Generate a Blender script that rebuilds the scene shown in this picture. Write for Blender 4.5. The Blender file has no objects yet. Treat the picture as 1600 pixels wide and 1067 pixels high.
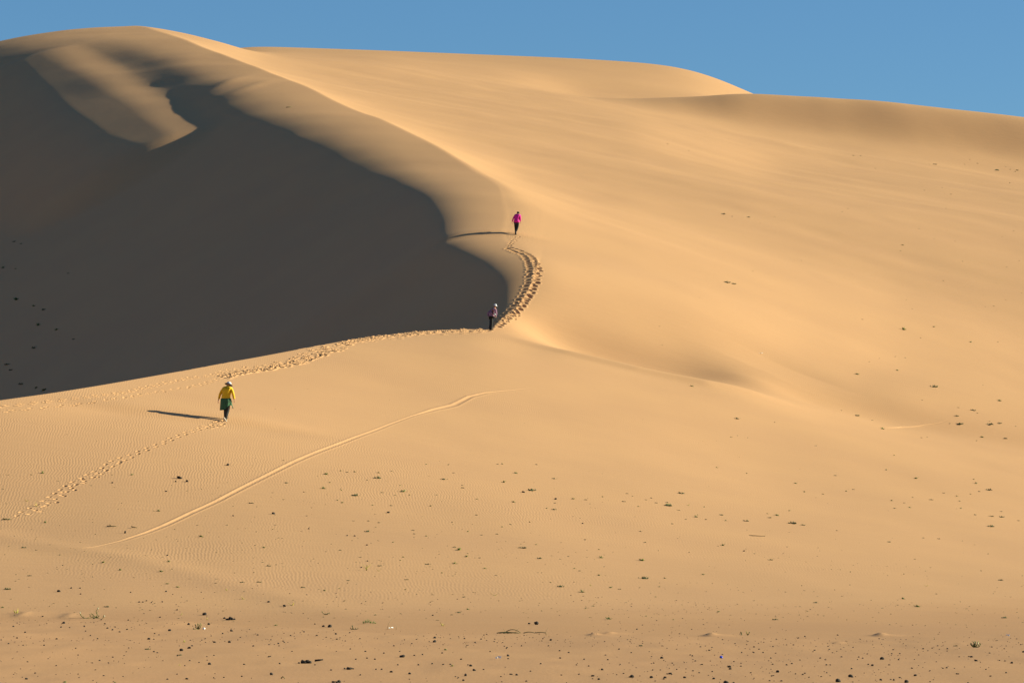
import bpy, bmesh, math, random
import numpy as np
from mathutils import Vector, Matrix
random.seed(7)
rng = np.random.default_rng(11)
SC = bpy.context.scene
COL = SC.collection

# ------------------------------------------------------------------ camera
F = 6077.0            # focal length in photo pixels (1600 wide): a long lens
VH = 850.0            # photo row of the horizontal
CAMZ = 2.0
cam_d = bpy.data.cameras.new('camera')
cam = bpy.data.objects.new('camera', cam_d)
COL.objects.link(cam)
cam.location = (0, 0, CAMZ)
cam.rotation_euler = (math.pi/2, 0, 0)
cam_d.sensor_width = 36.0
cam_d.sensor_fit = 'HORIZONTAL'
cam_d.lens = 36.0*F/1600.0
cam_d.shift_y = (VH-533.5)/1600.0
cam_d.clip_start = 1.0
cam_d.clip_end = 30000.0
SC.camera = cam

# ------------------------------------------------------------------ sky, sun, exposure
SUN_EL, SUN_BEYOND = 20.0, 8.0        # degrees; the sun stands at the right, a little beyond the dunes
world = bpy.data.worlds.new('World')
SC.world = world
world.use_nodes = True
wn = world.node_tree
wn.nodes.clear()
sky = wn.nodes.new('ShaderNodeTexSky')
sky.sky_type = 'NISHITA'
sky.sun_disc = False
sky.sun_elevation = math.radians(SUN_EL)
sky.sun_rotation = math.radians(90.0-SUN_BEYOND)
sky.altitude = 0.0
sky.air_density = 0.85
sky.dust_density = 0.4
sky.ozone_density = 6.0
bg = wn.nodes.new('ShaderNodeBackground')
bg.inputs['Strength'].default_value = 0.05
wo = wn.nodes.new('ShaderNodeOutputWorld')
tint = wn.nodes.new('ShaderNodeMix'); tint.data_type = 'RGBA'; tint.blend_type = 'MULTIPLY'
tint.inputs[0].default_value = 1.0
tint.inputs[7].default_value = (0.81, 0.96, 0.95, 1)      # a slightly cleaner blue, the same in every direction
wn.links.new(sky.outputs[0], tint.inputs[6])
wn.links.new(tint.outputs[2], bg.inputs[0])
wn.links.new(bg.outputs[0], wo.inputs[0])
sun_d = bpy.data.lights.new('sun', 'SUN')
sun_d.energy = 5.0
sun_d.angle = math.radians(0.5)
sun_d.color = (1.0, 0.95, 0.67)
sun = bpy.data.objects.new('sun', sun_d)
COL.objects.link(sun)
_a, _e = math.radians(SUN_BEYOND), math.radians(SUN_EL)
SUNV = Vector((math.cos(_e)*math.cos(_a), math.cos(_e)*math.sin(_a), math.sin(_e)))
sun.rotation_euler = SUNV.to_track_quat('Z', 'Y').to_euler()
sun.location = SUNV*200
SC.view_settings.view_transform = 'Standard'
SC.view_settings.look = 'None'
SC.view_settings.gamma = 1.0
SC.view_settings.use_curve_mapping = False
SC.view_settings.exposure = 1.25
SC.cycles.max_bounces = 5
SC.cycles.diffuse_bounces = 3

# ------------------------------------------------------------------ terrain as a height function
# Heights were surveyed off the photograph: each row is one distance Y from the camera; its pairs give
# photo column -> photo row, i.e. bearing -> elevation angle of the sand there.
W_ROWS = {
 12:[(0,850+CAMZ*F/12)],
 30:[(0,850+CAMZ*F/30)],
 56:[(0,1067)],
 70:[(0,1026),(1600,1026)],
 84:[(0,1010),(1600,1004)],
 100:[(-400,978),(0,974),(300,971),(600,967),(900,966),(1600,976)],
 115:[(-400,885),(0,884),(200,888),(400,896),(800,911),(1200,934),(1600,954)],
 130:[(-400,830),(0,829),(200,827),(400,831),(600,841),(800,855),(1200,888),(1600,922)],
 148:[(-400,700),(0,720),(200,732),(400,748),(600,766),(800,787),(1000,811),(1200,837),(1600,884)],
 166:[(-400,575),(0,609),(200,637),(352,657),(600,694),(800,724),(1000,755),(1200,788),(1600,842)],
 190:[(-400,500),(0,545),(200,568),(352,590),(480,609),(600,629),(800,659),(1000,694),(1200,732),(1600,794)],
 215:[(-400,440),(0,470),(352,515),(480,527),(600,541),(765,561),(1000,610),(1200,655),(1400,700),(1600,740)],
 232:[(-400,420),(0,450),(352,486),(600,505),(765,515),(800,524),(900,553),(1000,577),(1100,597),(1160,608),(1200,619),(1300,648),(1400,673),(1600,712)],
 237:[(0,442),(600,480),(760,490),(792,486),(810,500),(850,536),(900,556),(950,570),(1000,582),(1100,602),(1160,613),(1200,620),(1300,640),(1400,664),(1600,700)],
 241:[(0,440),(600,470),(760,470),(815,468),(850,482),(900,499),(1000,532),(1100,565),(1160,587),(1200,600),(1300,615),(1400,630),(1600,674)],
 250:[(0,400),(600,410),(760,408),(842,408),(870,418),(900,428),(1000,459),(1100,492),(1160,515),(1250,552),(1350,582),(1450,600),(1600,634)],
 258:[(0,370),(600,380),(760,385),(830,390),(850,395),(900,406),(1000,433),(1100,464),(1160,485),(1250,520),(1400,568),(1600,613)],
 266:[(0,350),(600,360),(760,367),(808,368),(850,380),(900,391),(1000,416),(1100,445),(1160,464),(1250,497),(1400,546),(1600,592)],
 283:[(0,300),(600,310),(760,318),(822,322),(860,332),(900,343),(1000,370),(1200,430),(1400,492),(1600,543)],
 300:[(0,250),(600,265),(760,280),(800,286),(850,303),(900,318),(1000,345),(1200,400),(1400,450),(1600,492)],
 330:[(0,180),(600,220),(700,235),(750,255),(800,272),(900,292),(1000,308),(1200,345),(1400,380),(1600,410)],
 360:[(0,130),(500,175),(600,188),(700,215),(800,238),(1000,268),(1200,295),(1400,325),(1600,355)],
 400:[(0,90),(400,115),(480,135),(600,165),(700,185),(800,200),(1000,230),(1200,272),(1400,300),(1600,328)],
 430:[(0,80),(300,85),(400,104),(500,128),(600,145),(800,175),(1000,204),(1200,258),(1400,282),(1600,305)],
 470:[(0,70),(200,56),(310,68),(350,80),(400,95),(500,114),(600,128),(800,152),(1000,182),(1100,202),(1200,224),(1300,243),(1400,257),(1600,285)],
 505:[(-400,112),(0,75),(200,45),(250,47),(300,53),(350,64),(400,82),(600,106),(800,137),(1000,165),(1100,180),(1200,198),(1300,212),(1400,222),(1600,248)],
 515:[(-400,130),(0,70),(100,52),(160,42),(200,41),(240,42),(280,48),(320,58),(360,70),(400,80),(600,100),(800,132),(900,148),(1000,152),(1100,150),(1170,143),(1240,149),(1300,152),(1400,158),(1600,180),(2000,230)],
 540:[(-400,135),(0,72),(100,56),(200,47),(280,54),(320,62),(400,80),(600,96),(800,124),(900,150),(1000,160),(1100,165),(1170,166),(1300,175),(1600,205)],
 570:[(-400,150),(0,110),(200,90),(300,86),(400,80),(600,88),(800,106),(1000,128),(1100,146),(1170,172),(1300,195),(1600,225)],
 610:[(-400,200),(0,160),(200,140),(300,100),(360,80),(400,76),(500,79),(600,82),(800,89),(900,93),(1000,99),(1050,105),(1090,115),(1130,128),(1170,146),(1230,170),(1300,195),(1600,250)],
 650:[(-400,260),(0,220),(200,190),(400,110),(600,112),(800,118),(1000,128),(1170,180),(1600,280)],
 750:[(-400,400),(0,380),(400,330),(800,300),(1200,330),(1600,400)],
 1000:[(0,600),(800,560),(1600,620)],
 1500:[(0,780)],
 4000:[(0,842)],
 9000:[(0,848)],
}
def gauss1(a, s, axis):
    n = int(3*s)+1
    k = np.exp(-0.5*(np.arange(-n, n+1)/s)**2); k /= k.sum()
    pad = [(0, 0)]*a.ndim; pad[axis] = (n, n)
    b = np.pad(a, pad, mode='edge')
    return np.apply_along_axis(lambda m: np.convolve(m, k, 'valid'), axis, b)

ULAT = np.arange(-1400, 3001, 10.0)
DK = np.array(sorted(W_ROWS), float)
ZK = []
for d in DK:
    pts = W_ROWS[int(d)]
    us = np.array([p[0] for p in pts], float); vs = np.array([p[1] for p in pts], float)
    v = np.interp(ULAT, us, vs)
    if len(us) > 2:      # let the flanks run on with an easing slope beyond the surveyed span
        sr = (vs[-1]-vs[-2])/(us[-1]-us[-2]); v = np.where(ULAT > us[-1], vs[-1]+np.clip(sr, 0.0, .25)*600*(1-np.exp(-np.maximum(ULAT-us[-1], 0)/600)), v)
    ZK.append(CAMZ+(VH-v)/F*d)
ZK = gauss1(np.array(ZK), 3.0, 1)
DLAT = np.concatenate([np.arange(12, 700, 1.0), np.arange(700, 9001, 25.0)])
def pchip(x, y, xi):
    h = np.diff(x)[:, None]; dl = np.diff(y, axis=0)/h
    m = np.zeros_like(y)
    w1 = 2*h[1:]+h[:-1]; w2 = h[1:]+2*h[:-1]
    same = dl[1:]*dl[:-1] > 0
    with np.errstate(divide='ignore', invalid='ignore'):
        hm = (w1+w2)/(w1/dl[:-1]+w2/dl[1:])
    m[1:-1] = np.where(same, hm, 0); m[0] = dl[0]; m[-1] = dl[-1]
    i = np.clip(np.searchsorted(x, xi, 'right')-1, 0, len(x)-2)
    t = ((xi-x[i])/(x[i+1]-x[i]))[:, None]; hh = h[i]
    return ((1+2*t)*(1-t)**2)*y[i]+t*(1-t)**2*hh*m[i]+t*t*(3-2*t)*y[i+1]+t*t*(t-1)*hh*m[i+1]
ZL = pchip(DK, ZK, DLAT)
def smooth_rows(z, lo, hi, s):
    a, b = np.searchsorted(DLAT, lo), np.searchsorted(DLAT, hi)
    g = gauss1(z, s, 0)
    w = np.clip(np.minimum(DLAT-lo, hi-DLAT)/8.0, 0, 1)[:, None]
    return z*(1-w)+g*w
ZL = smooth_rows(ZL, 100, 700, .9)
ZL = smooth_rows(ZL, 244, 700, 1.6)
ZL = smooth_rows(ZL, 100, 222, 6)
ZL = smooth_rows(ZL, 262, 488, 7)
nD = len(np.arange(12, 700, 1.0))
def cubic_w(t):
    return (-.5*t+t*t-.5*t**3, 1-2.5*t*t+1.5*t**3, .5*t+2*t*t-1.5*t**3, -.5*t*t+.5*t**3)
def Wz(u, D):
    u, D = np.broadcast_arrays(np.asarray(u, float), np.asarray(D, float))
    fu = np.clip((u-ULAT[0])/10.0, 1, len(ULAT)-3.001)
    fd = np.where(D < 698, D-12.0, (nD-1)+np.clip((D-699.0)/26.0, 0, 1))
    fd = np.where(D > 725, nD+(D-700)/25.0, fd)
    fd = np.clip(fd, 1, len(DLAT)-3.001)
    iu = fu.astype(int); idd = fd.astype(int)
    wu = cubic_w(fu-iu); wd = cubic_w(fd-idd)
    r = 0
    for a in range(4):
        for b in range(4):
            r = r+wd[a]*wu[b]*ZL[idd+a-1, iu+b-1]
    return r
# the main ridge: photo column of the ridge line at each distance
RG = np.array([(200,770),(226,766),(232,766),(236,787),(241,815),(246,836),(250,842),(254,839),(258,831),(262,820),(266,813),(272,816),(278,821),(284,821),
  (292,808),(300,797),(314,752),(330,700),(345,650),(360,600),(380,536),(400,480),(415,436),(430,400),(450,350),(470,308),(490,268),(515,225),(560,190),(700,100),(9000,0)], float)
rgD = np.arange(200, 700, 1.0)
rgU = gauss1(np.interp(rgD, RG[:, 0], RG[:, 1]), 1.4, 0)
rgUs = gauss1(rgU, 8, 0)
_w = np.clip((rgD-275)/20, 0, 1)
rgU = rgU*(1-_w)+rgUs*_w
# per distance: shoulder width (m), slope at the ridge, slope at the brink, slope of the slip face, softness of the brink (m)
SHL = np.array([(200,.10,.15,.30,.58,.1),(232,.15,.10,.30,.58,.1),(241,.9,.08,.31,.58,.3),(246,1.8,.08,.31,.60,.35),(250,2.7,.07,.31,.60,.4),(258,3.8,.0,.31,.60,.5),
  (266,5.0,-.04,.31,.60,.6),(283,6.0,-.05,.31,.58,.8),(300,6.4,-.03,.31,.56,1.0),(330,8.0,.02,.31,.54,1.4),(360,8.8,.0,.31,.52,1.8),
  (400,9.4,.0,.31,.50,2.2),(430,10.5,.05,.31,.47,3.0),(470,13,.06,.31,.42,5),(515,20,.04,.30,.36,7),(700,40,.0,.2,.3,8)], float)
DC = np.array([(-1400,110),(-400,138),(-300,145),(0,165),(200,177),(352,190),(480,207),(600,221),(700,229),(766,232),(3000,232)], float)
dcU = np.arange(-1400, 3001, 5.0)
dcD = np.interp(dcU, DC[:, 0], DC[:, 1])
CRV = np.array([(-300,668),(0,625),(90,613),(180,598),(300,577),(350,567.5),(402,558),(481,542.5),(540,532),(600,523),(650,517),(700,514.5),(766,513.5)], float)
for _i in np.nonzero((dcU >= -300) & (dcU <= 766))[0]:     # where along the near slope the crest has its surveyed elevation
    _d = np.arange(135, 240, .5)
    _v = VH-F*(Wz(np.full_like(_d, dcU[_i]), _d)-CAMZ)/_d
    dcD[_i] = np.interp(-np.interp(dcU[_i], CRV[:, 0], CRV[:, 1]), -_v, _d)
print('crest distance', [(int(a), round(float(b), 1)) for a, b in zip(dcU, dcD) if a in (-100, 0, 200, 350, 480, 600, 700, 765)])
dcD = np.interp(dcU, dcU[::1], gauss1(dcD, 4, 0))
FE = np.array([(-400,112),(0,108),(300,100),(600,87),(1000,84),(1600,86),(2400,90)], float)
def smax(a, b, k):
    h = np.clip(.5+.5*(a-b)/k, 0, 1)
    return b*(1-h)+a*h+k*h*(1-h)
_ng = np.random.default_rng(5).random((64, 64))
def vnoise(x, y):
    x0 = np.floor(x).astype(int); y0 = np.floor(y).astype(int)
    tx = x-x0; ty = y-y0
    tx = tx*tx*tx*(tx*(tx*6-15)+10); ty = ty*ty*ty*(ty*(ty*6-15)+10)
    g = lambda i, j: _ng[i & 63, j & 63]
    return (g(x0, y0)*(1-tx)+g(x0+1, y0)*tx)*(1-ty)+(g(x0, y0+1)*(1-tx)+g(x0+1, y0+1)*tx)*ty-.5
def face(u, D):
    Dq = np.maximum(D, 232.0)
    ur = np.interp(Dq, rgD, rgU)
    wd, s0, s1, sf, tw = [np.interp(Dq, SHL[:, 0], SHL[:, k]) for k in range(1, 6)]
    zr = Wz(ur, Dq)
    x = np.maximum((ur-u)*Dq/F, 0)
    xs = np.minimum(x, wd)
    pw = np.interp(Dq, [232, 250, 262, 320, 400], [1.0, 2.0, 2.5, 2.2, 1.7])
    h = s0*xs+(s1-s0)*wd*(xs/wd)**(pw+1)/(pw+1)
    y = np.maximum(x-wd, 0)
    h = h+s1*y+(sf-s1)*(y-tw*(1-np.exp(-y/tw)))
    z = zr-h
    z = z-(Dq-D)*.30
    return z
SPURS = []   # soft sand spurs: (plan points, half widths, heights)
SHELF = []
SHADOW_STEPS = []
def shelf_z(u, D):
    """a soft tongue of sand on the slip face, laid just flatter than the sun's rays"""
    ur = np.interp(D, rgD, rgU)
    wd, s0, s1, sf, tw = [np.interp(D, SHL[:, 0], SHL[:, k]) for k in range(1, 6)]
    pw = np.interp(D, [232, 250, 262, 320, 400], [1.0, 2.0, 2.5, 2.2, 1.7])
    zt = Wz(ur, D)-(s0*wd+(s1-s0)*wd/(pw+1))
    return zt-.295*((ur-u)*D/F-wd)-SHELF_C
SHELF_C = -.2
def terrain_raw(u, D):
    u, D = np.broadcast_arrays(np.asarray(u, float), np.asarray(D, float))
    X = (u-800)*D/F
    z = Wz(u, D)
    dcs = np.interp(u, dcU, dcD)
    # soft wind-shaped undulation of the open slopes
    und = .22*vnoise(X/17+3.1, D/26+X*.012+1.7)*1.0+.07*vnoise(X/6.5+9, D/15+4)+.035*vnoise(X/3.1+30+D*.05, D/9+14)
    und = und+np.clip((D-262)/30, 0, 1)*(.30*vnoise((X+.7*D)/15+2, D/34+6)+.07*vnoise((X+.9*D)/5.5, D/16))
    und = und*np.clip((D-88)/30, 0, 1)*np.clip(1-(D-520)/60, .0, 1)*(1-.75*np.exp(-.5*((D-dcs)/16)**2)*np.clip((1100-u)/300, 0, 1))
    z = z+und
    dc = np.interp(u, dcU, dcD)
    ur = np.interp(np.maximum(D, 200), rgD, rgU)
    # behind the left crest and left of the ridge
    left = (u < np.where(D >= 232, ur, 766.0))
    fz = face(u, D)+und*np.clip((D-260)/60, 0, 1)
    uc = np.minimum(u, 766.0)
    crest = Wz(uc, dc)-.52*np.maximum(D-dc, 0)
    behind = smax(np.maximum(crest, 2.0), fz, .15)
    behind = smax(behind, np.full_like(behind, 3.5), 1.5)
    nearpart = D <= dc
    z = np.where(left & (D >= 232), np.where(crest > fz, behind, smax(behind, fz, .05)), z)
    z = np.where(left & (D < 232) & ~nearpart, behind, z)
    if len(SHELF):
        m = (D > 340) & (D < 520) & (u < 420) & (u > -200)
        if m.any():
            xm, ym = X[m], D[m]
            best = np.full(xm.shape, 1e9)
            for (ax, ay, ra), (bx, by, rb) in zip(SHELF, SHELF[1:]):
                L2 = (bx-ax)**2+(by-ay)**2
                t = np.clip(((xm-ax)*(bx-ax)+(ym-ay)*(by-ay))/L2, 0, 1)
                best = np.minimum(best, np.hypot(xm-ax-t*(bx-ax), ym-ay-t*(by-ay))-(ra*(1-t)+rb*t))
            o = np.maximum(best+1.4, 0)
            zs = shelf_z(u[m], ym)-.045*o**1.9
            z = z.copy(); z[m] = smax(z[m], zs, 1.1)
    for (P, W_, H_) in SPURS:
        x0, x1 = P[:, 0].min()-4*W_.max(), P[:, 0].max()+4*W_.max(); y0, y1 = P[:, 1].min()-4*W_.max(), P[:, 1].max()+4*W_.max()
        m = (X > x0) & (X < x1) & (D > y0) & (D < y1)
        if not m.any(): continue
        xm, ym = X[m], D[m]
        best = np.full(xm.shape, 1e9); wv = np.ones(xm.shape); hv = np.zeros(xm.shape)
        for k in range(len(P)-1):
            ax, ay = P[k]; bx, by = P[k+1]; L2 = (bx-ax)**2+(by-ay)**2
            t = np.clip(((xm-ax)*(bx-ax)+(ym-ay)*(by-ay))/L2, 0, 1)
            d = np.hypot(xm-ax-t*(bx-ax), ym-ay-t*(by-ay))
            q = d < best
            best = np.where(q, d, best); wv = np.where(q, W_[k]*(1-t)+W_[k+1]*t, wv); hv = np.where(q, H_[k]*(1-t)+H_[k+1]*t, hv)
        add = hv*np.exp(-.5*(best/wv)**2)
        z = z.copy(); z[m] = z[m]+add
    for (sx, sy, ln, w_, am) in SHADOW_STEPS:      # made-up steeper faces beside two walkers, to thicken their cast shadows
        q = (D > sy-8) & (D < sy+8)
        if q.any():
            dd = (D[q]-sy)-.141*(X[q]-sx); tt_ = sx-X[q]
            win = np.clip((tt_+3.5)/4.5, 0, 1)*np.clip((ln+1.5-tt_)/4.0, 0, 1); win = win*win*(3-2*win)
            z = z.copy(); z[q] = z[q]+am*np.tanh(dd/w_)*np.exp(-(dd/(4.5*w_))**2)*win
    # a firmer lit shoulder just right of the main ridge line
    xr = np.maximum((u-ur)*D/F, 0)
    z = z-np.where(D >= 255, np.interp(D, [262, 290, 330, 470, 530, 560], [0, .45, .8, .8, .3, 0]), 0)*(1-np.exp(-xr/4.5))*np.exp(-xr/70)
    # the flat foreground ends in a low lip
    de = np.interp(u, FE[:, 0], FE[:, 1])+.9*vnoise(X/4.0, X*0+.3)+2*vnoise(X/1.3+7, X*0+.7)*.35
    fg = .05*vnoise(X/2.3, D/7)+.012*vnoise(X/.5, D/2.1)-.10*np.maximum(D-de, 0)
    z = np.where(D < 125, smax(fg, z-.02*np.clip((120-D)/10, 0, 1), .03), z)
    return z
SOFT = np.array([(251, 0), (257, 10), (264, 22), (285, 24), (300, 10), (330, 4), (400, 2.5), (520, 4), (600, 0)], float)
def terrain(u, D):
    u, D = np.broadcast_arrays(np.asarray(u, float), np.asarray(D, float))
    z = terrain_raw(u, D)
    ur = np.interp(D, rgD, rgU)
    k = np.interp(D, SOFT[:, 0], SOFT[:, 1])
    m = (D > 251.5) & (D < 600) & (np.abs(u-ur) < 2.2*k+2)
    if m.any():
        um, dm, km = u[m], D[m], k[m]
        acc = 0; ws = 0
        for q in np.linspace(-2, 2, 25):
            w = math.exp(-.5*q*q); acc = acc+w*terrain_raw(um+q*km*np.clip((2.2*km+2-np.abs(um-ur[m]))/(1.2*km+2), 0, 1), dm); ws += w
        z = z.copy(); z[m] = acc/ws
    return z
def pix_ground(u, v, dmin=30.0, dmax=700.0):
    """the point of the sand seen at photo pixel (u, v)"""
    D = np.arange(dmin, dmax, .25)
    z = terrain(np.full_like(D, u), D)
    e = (z-CAMZ)/D
    t = (VH-v)/F
    k = np.argmax(e >= t)
    if e[k] < t: k = len(D)-1
    d = D[k]
    if k > 0:
        a = (t-e[k-1])/max(e[k]-e[k-1], 1e-9); d = D[k-1]+.25*min(max(a, 0), 1)
    zz = float(terrain(np.array([u]), np.array([d]))[0])
    return Vector(((u-800)*d/F, d, zz))
def add_spur(px, widths, heights):
    P = np.array([pix_ground(*p).xy[:] for p in px])
    return (P, np.array(widths, float), np.array(heights, float))
def on_shelf(u, v, r):
    D = np.arange(340, 540, .5)
    z = shelf_z(np.full_like(D, u), D); ray = CAMZ+(VH-v)/F*D
    k = int(np.argmax(z >= ray)); return ((u-800)*D[k]/F, D[k], r)
_sh = [on_shelf(50,92,2.2), on_shelf(100,126,2.9), on_shelf(155,166,3.3), on_shelf(200,200,3.1), on_shelf(236,218,2.4)]
print('shelf', [[round(float(c), 1) for c in q] for q in _sh])
SHELF = _sh
SPURS += [
 add_spur([(130,70),(200,100),(260,132),(315,170)], [2.2,2.4,2.4,2.0], [-.1,-.4,-.4,-.1]),
 add_spur([(392,116),(352,130),(325,144)], [.8,.9,1.0], [0,.09,.0]),
 add_spur([(785,523),(830,537),(900,556),(1000,580),(1100,600),(1165,612),(1240,632)], [.7,.9,.9,.9,.9,.9,1.0], [0,.12,.22,.26,.26,.2,0]),
 add_spur([(1172,608),(1200,598),(1250,588)], [2.2,2.8,3.0], [.75,.6,.2]),
 add_spur([(430,124),(390,137),(352,152)], [.7,.9,1.0], [0,.09,.0]),
 add_spur([(-30,830),(0,838),(60,850),(110,858),(200,870),(300,896),(450,935),(600,972)], [.7]*8, [.035]*7+[0]),
]
_y = pix_ground(353, 657.5); _m = pix_ground(807, 367)
SHADOW_STEPS += [(_y.x+1.5, _y.y+.1, 8.0, .8, .14), (_m.x-1.0, _m.y-.1, 5.0, .5, .15)]
_mound = []
for (mu, mv, mh, ms) in [(1068,1000,.17,.34),(1095,993,.1,.25),(1170,1000,.08,.2),(1292,1004,.2,.4),(1360,993,.1,.25),(1374,1002,.09,.22),(1482,1005,.2,.38),
   (1518,995,.12,.3),(1572,1001,.1,.25),(1596,993,.12,.3),(936,990,.07,.22),(912,992,.07,.2),(946,994,.08,.25),(92,962,.05,.3),(330,983,.05,.25),(20,960,.06,.3),(700,992,.05,.25),(230,972,.05,.25)]:
    q = pix_ground(mu+14, mv)
    _mound.append((np.array([[q.x, q.y-.4], [q.x+.05, q.y+.4]]), np.array([ms, ms])*.42, np.array([mh, mh])*.5))
    _mound.append((np.array([[q.x+ms*.9, q.y-.5], [q.x+ms*.95, q.y+.5]]), np.array([ms, ms])*.9, np.array([mh, mh])*.26))
SPURS += _mound

# ------------------------------------------------------------------ materials
def new_mat(name, base, rough=.9, spec=.3):
    m = bpy.data.materials.new(name); m.use_nodes = True
    b = m.node_tree.nodes['Principled BSDF']
    b.inputs['Base Color'].default_value = (*base, 1)
    b.inputs['Roughness'].default_value = rough
    b.inputs['Specular IOR Level'].default_value = spec
    return m
def sand_material():
    m = new_mat('sand', (.55, .37, .2), 1.0, .08)
    nt = m.node_tree; N = nt.nodes; L = nt.links; b = N['Principled BSDF']
    b.inputs['Diffuse Roughness'].default_value = 0.4
    geo = N.new('ShaderNodeNewGeometry')
    def noise(scale, det=2, sx=1, sy=1):
        mp = N.new('ShaderNodeMapping'); mp.inputs['Scale'].default_value = (sx, sy, 1)
        L.new(geo.outputs['Position'], mp.inputs[0])
        n = N.new('ShaderNodeTexNoise'); n.inputs['Scale'].default_value = scale; n.inputs['Detail'].default_value = det
        L.new(mp.outputs[0], n.inputs['Vector']); return n.outputs['Fac']
    def mix(f, a, c):
        x = N.new('ShaderNodeMix'); x.data_type = 'RGBA'
        for s, val in ((x.inputs[0], f), (x.inputs[6], a), (x.inputs[7], c)):
            if hasattr(val, 'is_output'): L.new(val, s)
            elif isinstance(val, tuple): s.default_value = (*val, 1)
            else: s.default_value = val
        return x.outputs[2]
    def ramp(f, a, c, lo=0., hi=1.):
        x = N.new('ShaderNodeMapRange'); x.inputs[1].default_value = a; x.inputs[2].default_value = c
        x.inputs[3].default_value = lo; x.inputs[4].default_value = hi
        L.new(f, x.inputs[0]); return x.outputs[0]
    def mul(a, c):
        x = N.new('ShaderNodeMath'); x.operation = 'MULTIPLY'
        for s, val in ((x.inputs[0], a), (x.inputs[1], c)):
            if hasattr(val, 'is_output'): L.new(val, s)
            else: s.default_value = val
        return x.outputs[0]
    c1 = mix(ramp(noise(.12, 3), .35, .65), SAND_A, SAND_B)
    c2 = mix(ramp(noise(25, 3), .3, .7), c1, SAND_C)
    fine = ramp(noise(60, 2), .3, .7)
    x = N.new('ShaderNodeMix'); x.data_type = 'RGBA'; x.blend_type = 'MULTIPLY'; x.inputs[0].default_value = 1
    L.new(c2, x.inputs[6])
    g = N.new('ShaderNodeCombineColor')
    fr = ramp(noise(45, 2), .3, .7, .9, 1.1)
    for k in range(3): L.new(fr, g.inputs[k])
    L.new(g.outputs[0], x.inputs[7])
    spz = N.new('ShaderNodeSeparateXYZ'); L.new(geo.outputs['Position'], spz.inputs[0])
    zz_ = N.new('ShaderNodeMath'); zz_.operation = 'ADD'; L.new(spz.outputs[2], zz_.inputs[0]); L.new(mul(noise(.35, 3), .25), zz_.inputs[1])
    plain_f = ramp(zz_.outputs[0], .10, .45, 0, 1)       # darker, slightly browner sand low down on the plain
    c3 = mix(plain_f, (.90, .875, .86), (1, 1, 1))
    x2 = N.new('ShaderNodeMix'); x2.data_type = 'RGBA'; x2.blend_type = 'MULTIPLY'; x2.inputs[0].default_value = 1
    L.new(x.outputs[2], x2.inputs[6]); L.new(c3, x2.inputs[7])
    L.new(x2.outputs[2], b.inputs['Base Color'])
    # wind ripples: crests run up the slope, a hand's breadth apart
    mp = N.new('ShaderNodeMapping'); mp.inputs['Rotation'].default_value = (0, 0, math.radians(-4))
    L.new(geo.outputs['Position'], mp.inputs[0])
    wv = N.new('ShaderNodeTexWave'); wv.wave_type = 'BANDS'; wv.bands_direction = 'X'; wv.wave_profile = 'SIN'
    wv.inputs['Scale'].default_value = 2*math.pi/(20*RIPPLE)
    wv.inputs['Distortion'].default_value = 9.0
    wv.inputs['Detail'].default_value = 1.5
    wv.inputs['Detail Scale'].default_value = .32
    wv.inputs['Detail Roughness'].default_value = .45
    L.new(mp.outputs[0], wv.inputs['Vector'])
    patch = ramp(noise(.07, 2, 1, .6), .42, .62, .12, 1.0)
    patch2 = ramp(noise(.45, 2, 1, .4), .35, .62, .35, 1.0)
    bm1 = N.new('ShaderNodeBump'); bm1.inputs['Distance'].default_value = .0034
    sp = N.new('ShaderNodeSeparateXYZ'); L.new(geo.outputs['Position'], sp.inputs[0])
    plain = ramp(sp.outputs[2], .05, .9, .15, 1.0)        # the plain is smoother than the slope
    L.new(mul(mul(patch, patch2), plain), bm1.inputs['Strength'])
    L.new(wv.outputs['Fac'], bm1.inputs['Height'])
    bm2 = N.new('ShaderNodeBump'); bm2.inputs['Distance'].default_value = .02; bm2.inputs['Strength'].default_value = .35
    L.new(noise(14, 4), bm2.inputs['Height']); L.new(bm1.outputs[0], bm2.inputs['Normal'])
    bm3 = N.new('ShaderNodeBump'); bm3.inputs['Distance'].default_value = .035; bm3.inputs['Strength'].default_value = .5
    L.new(noise(1.1, 3, .45, 1.6), bm3.inputs['Height']); L.new(bm2.outputs[0], bm3.inputs['Normal'])
    L.new(bm3.outputs[0], b.inputs['Normal'])
    return m
SAND_A, SAND_B, SAND_C = (.50, .281, .136), (.465, .259, .130), (.485, .279, .144)
RIPPLE = .115
M_SAND = sand_material()

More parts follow.
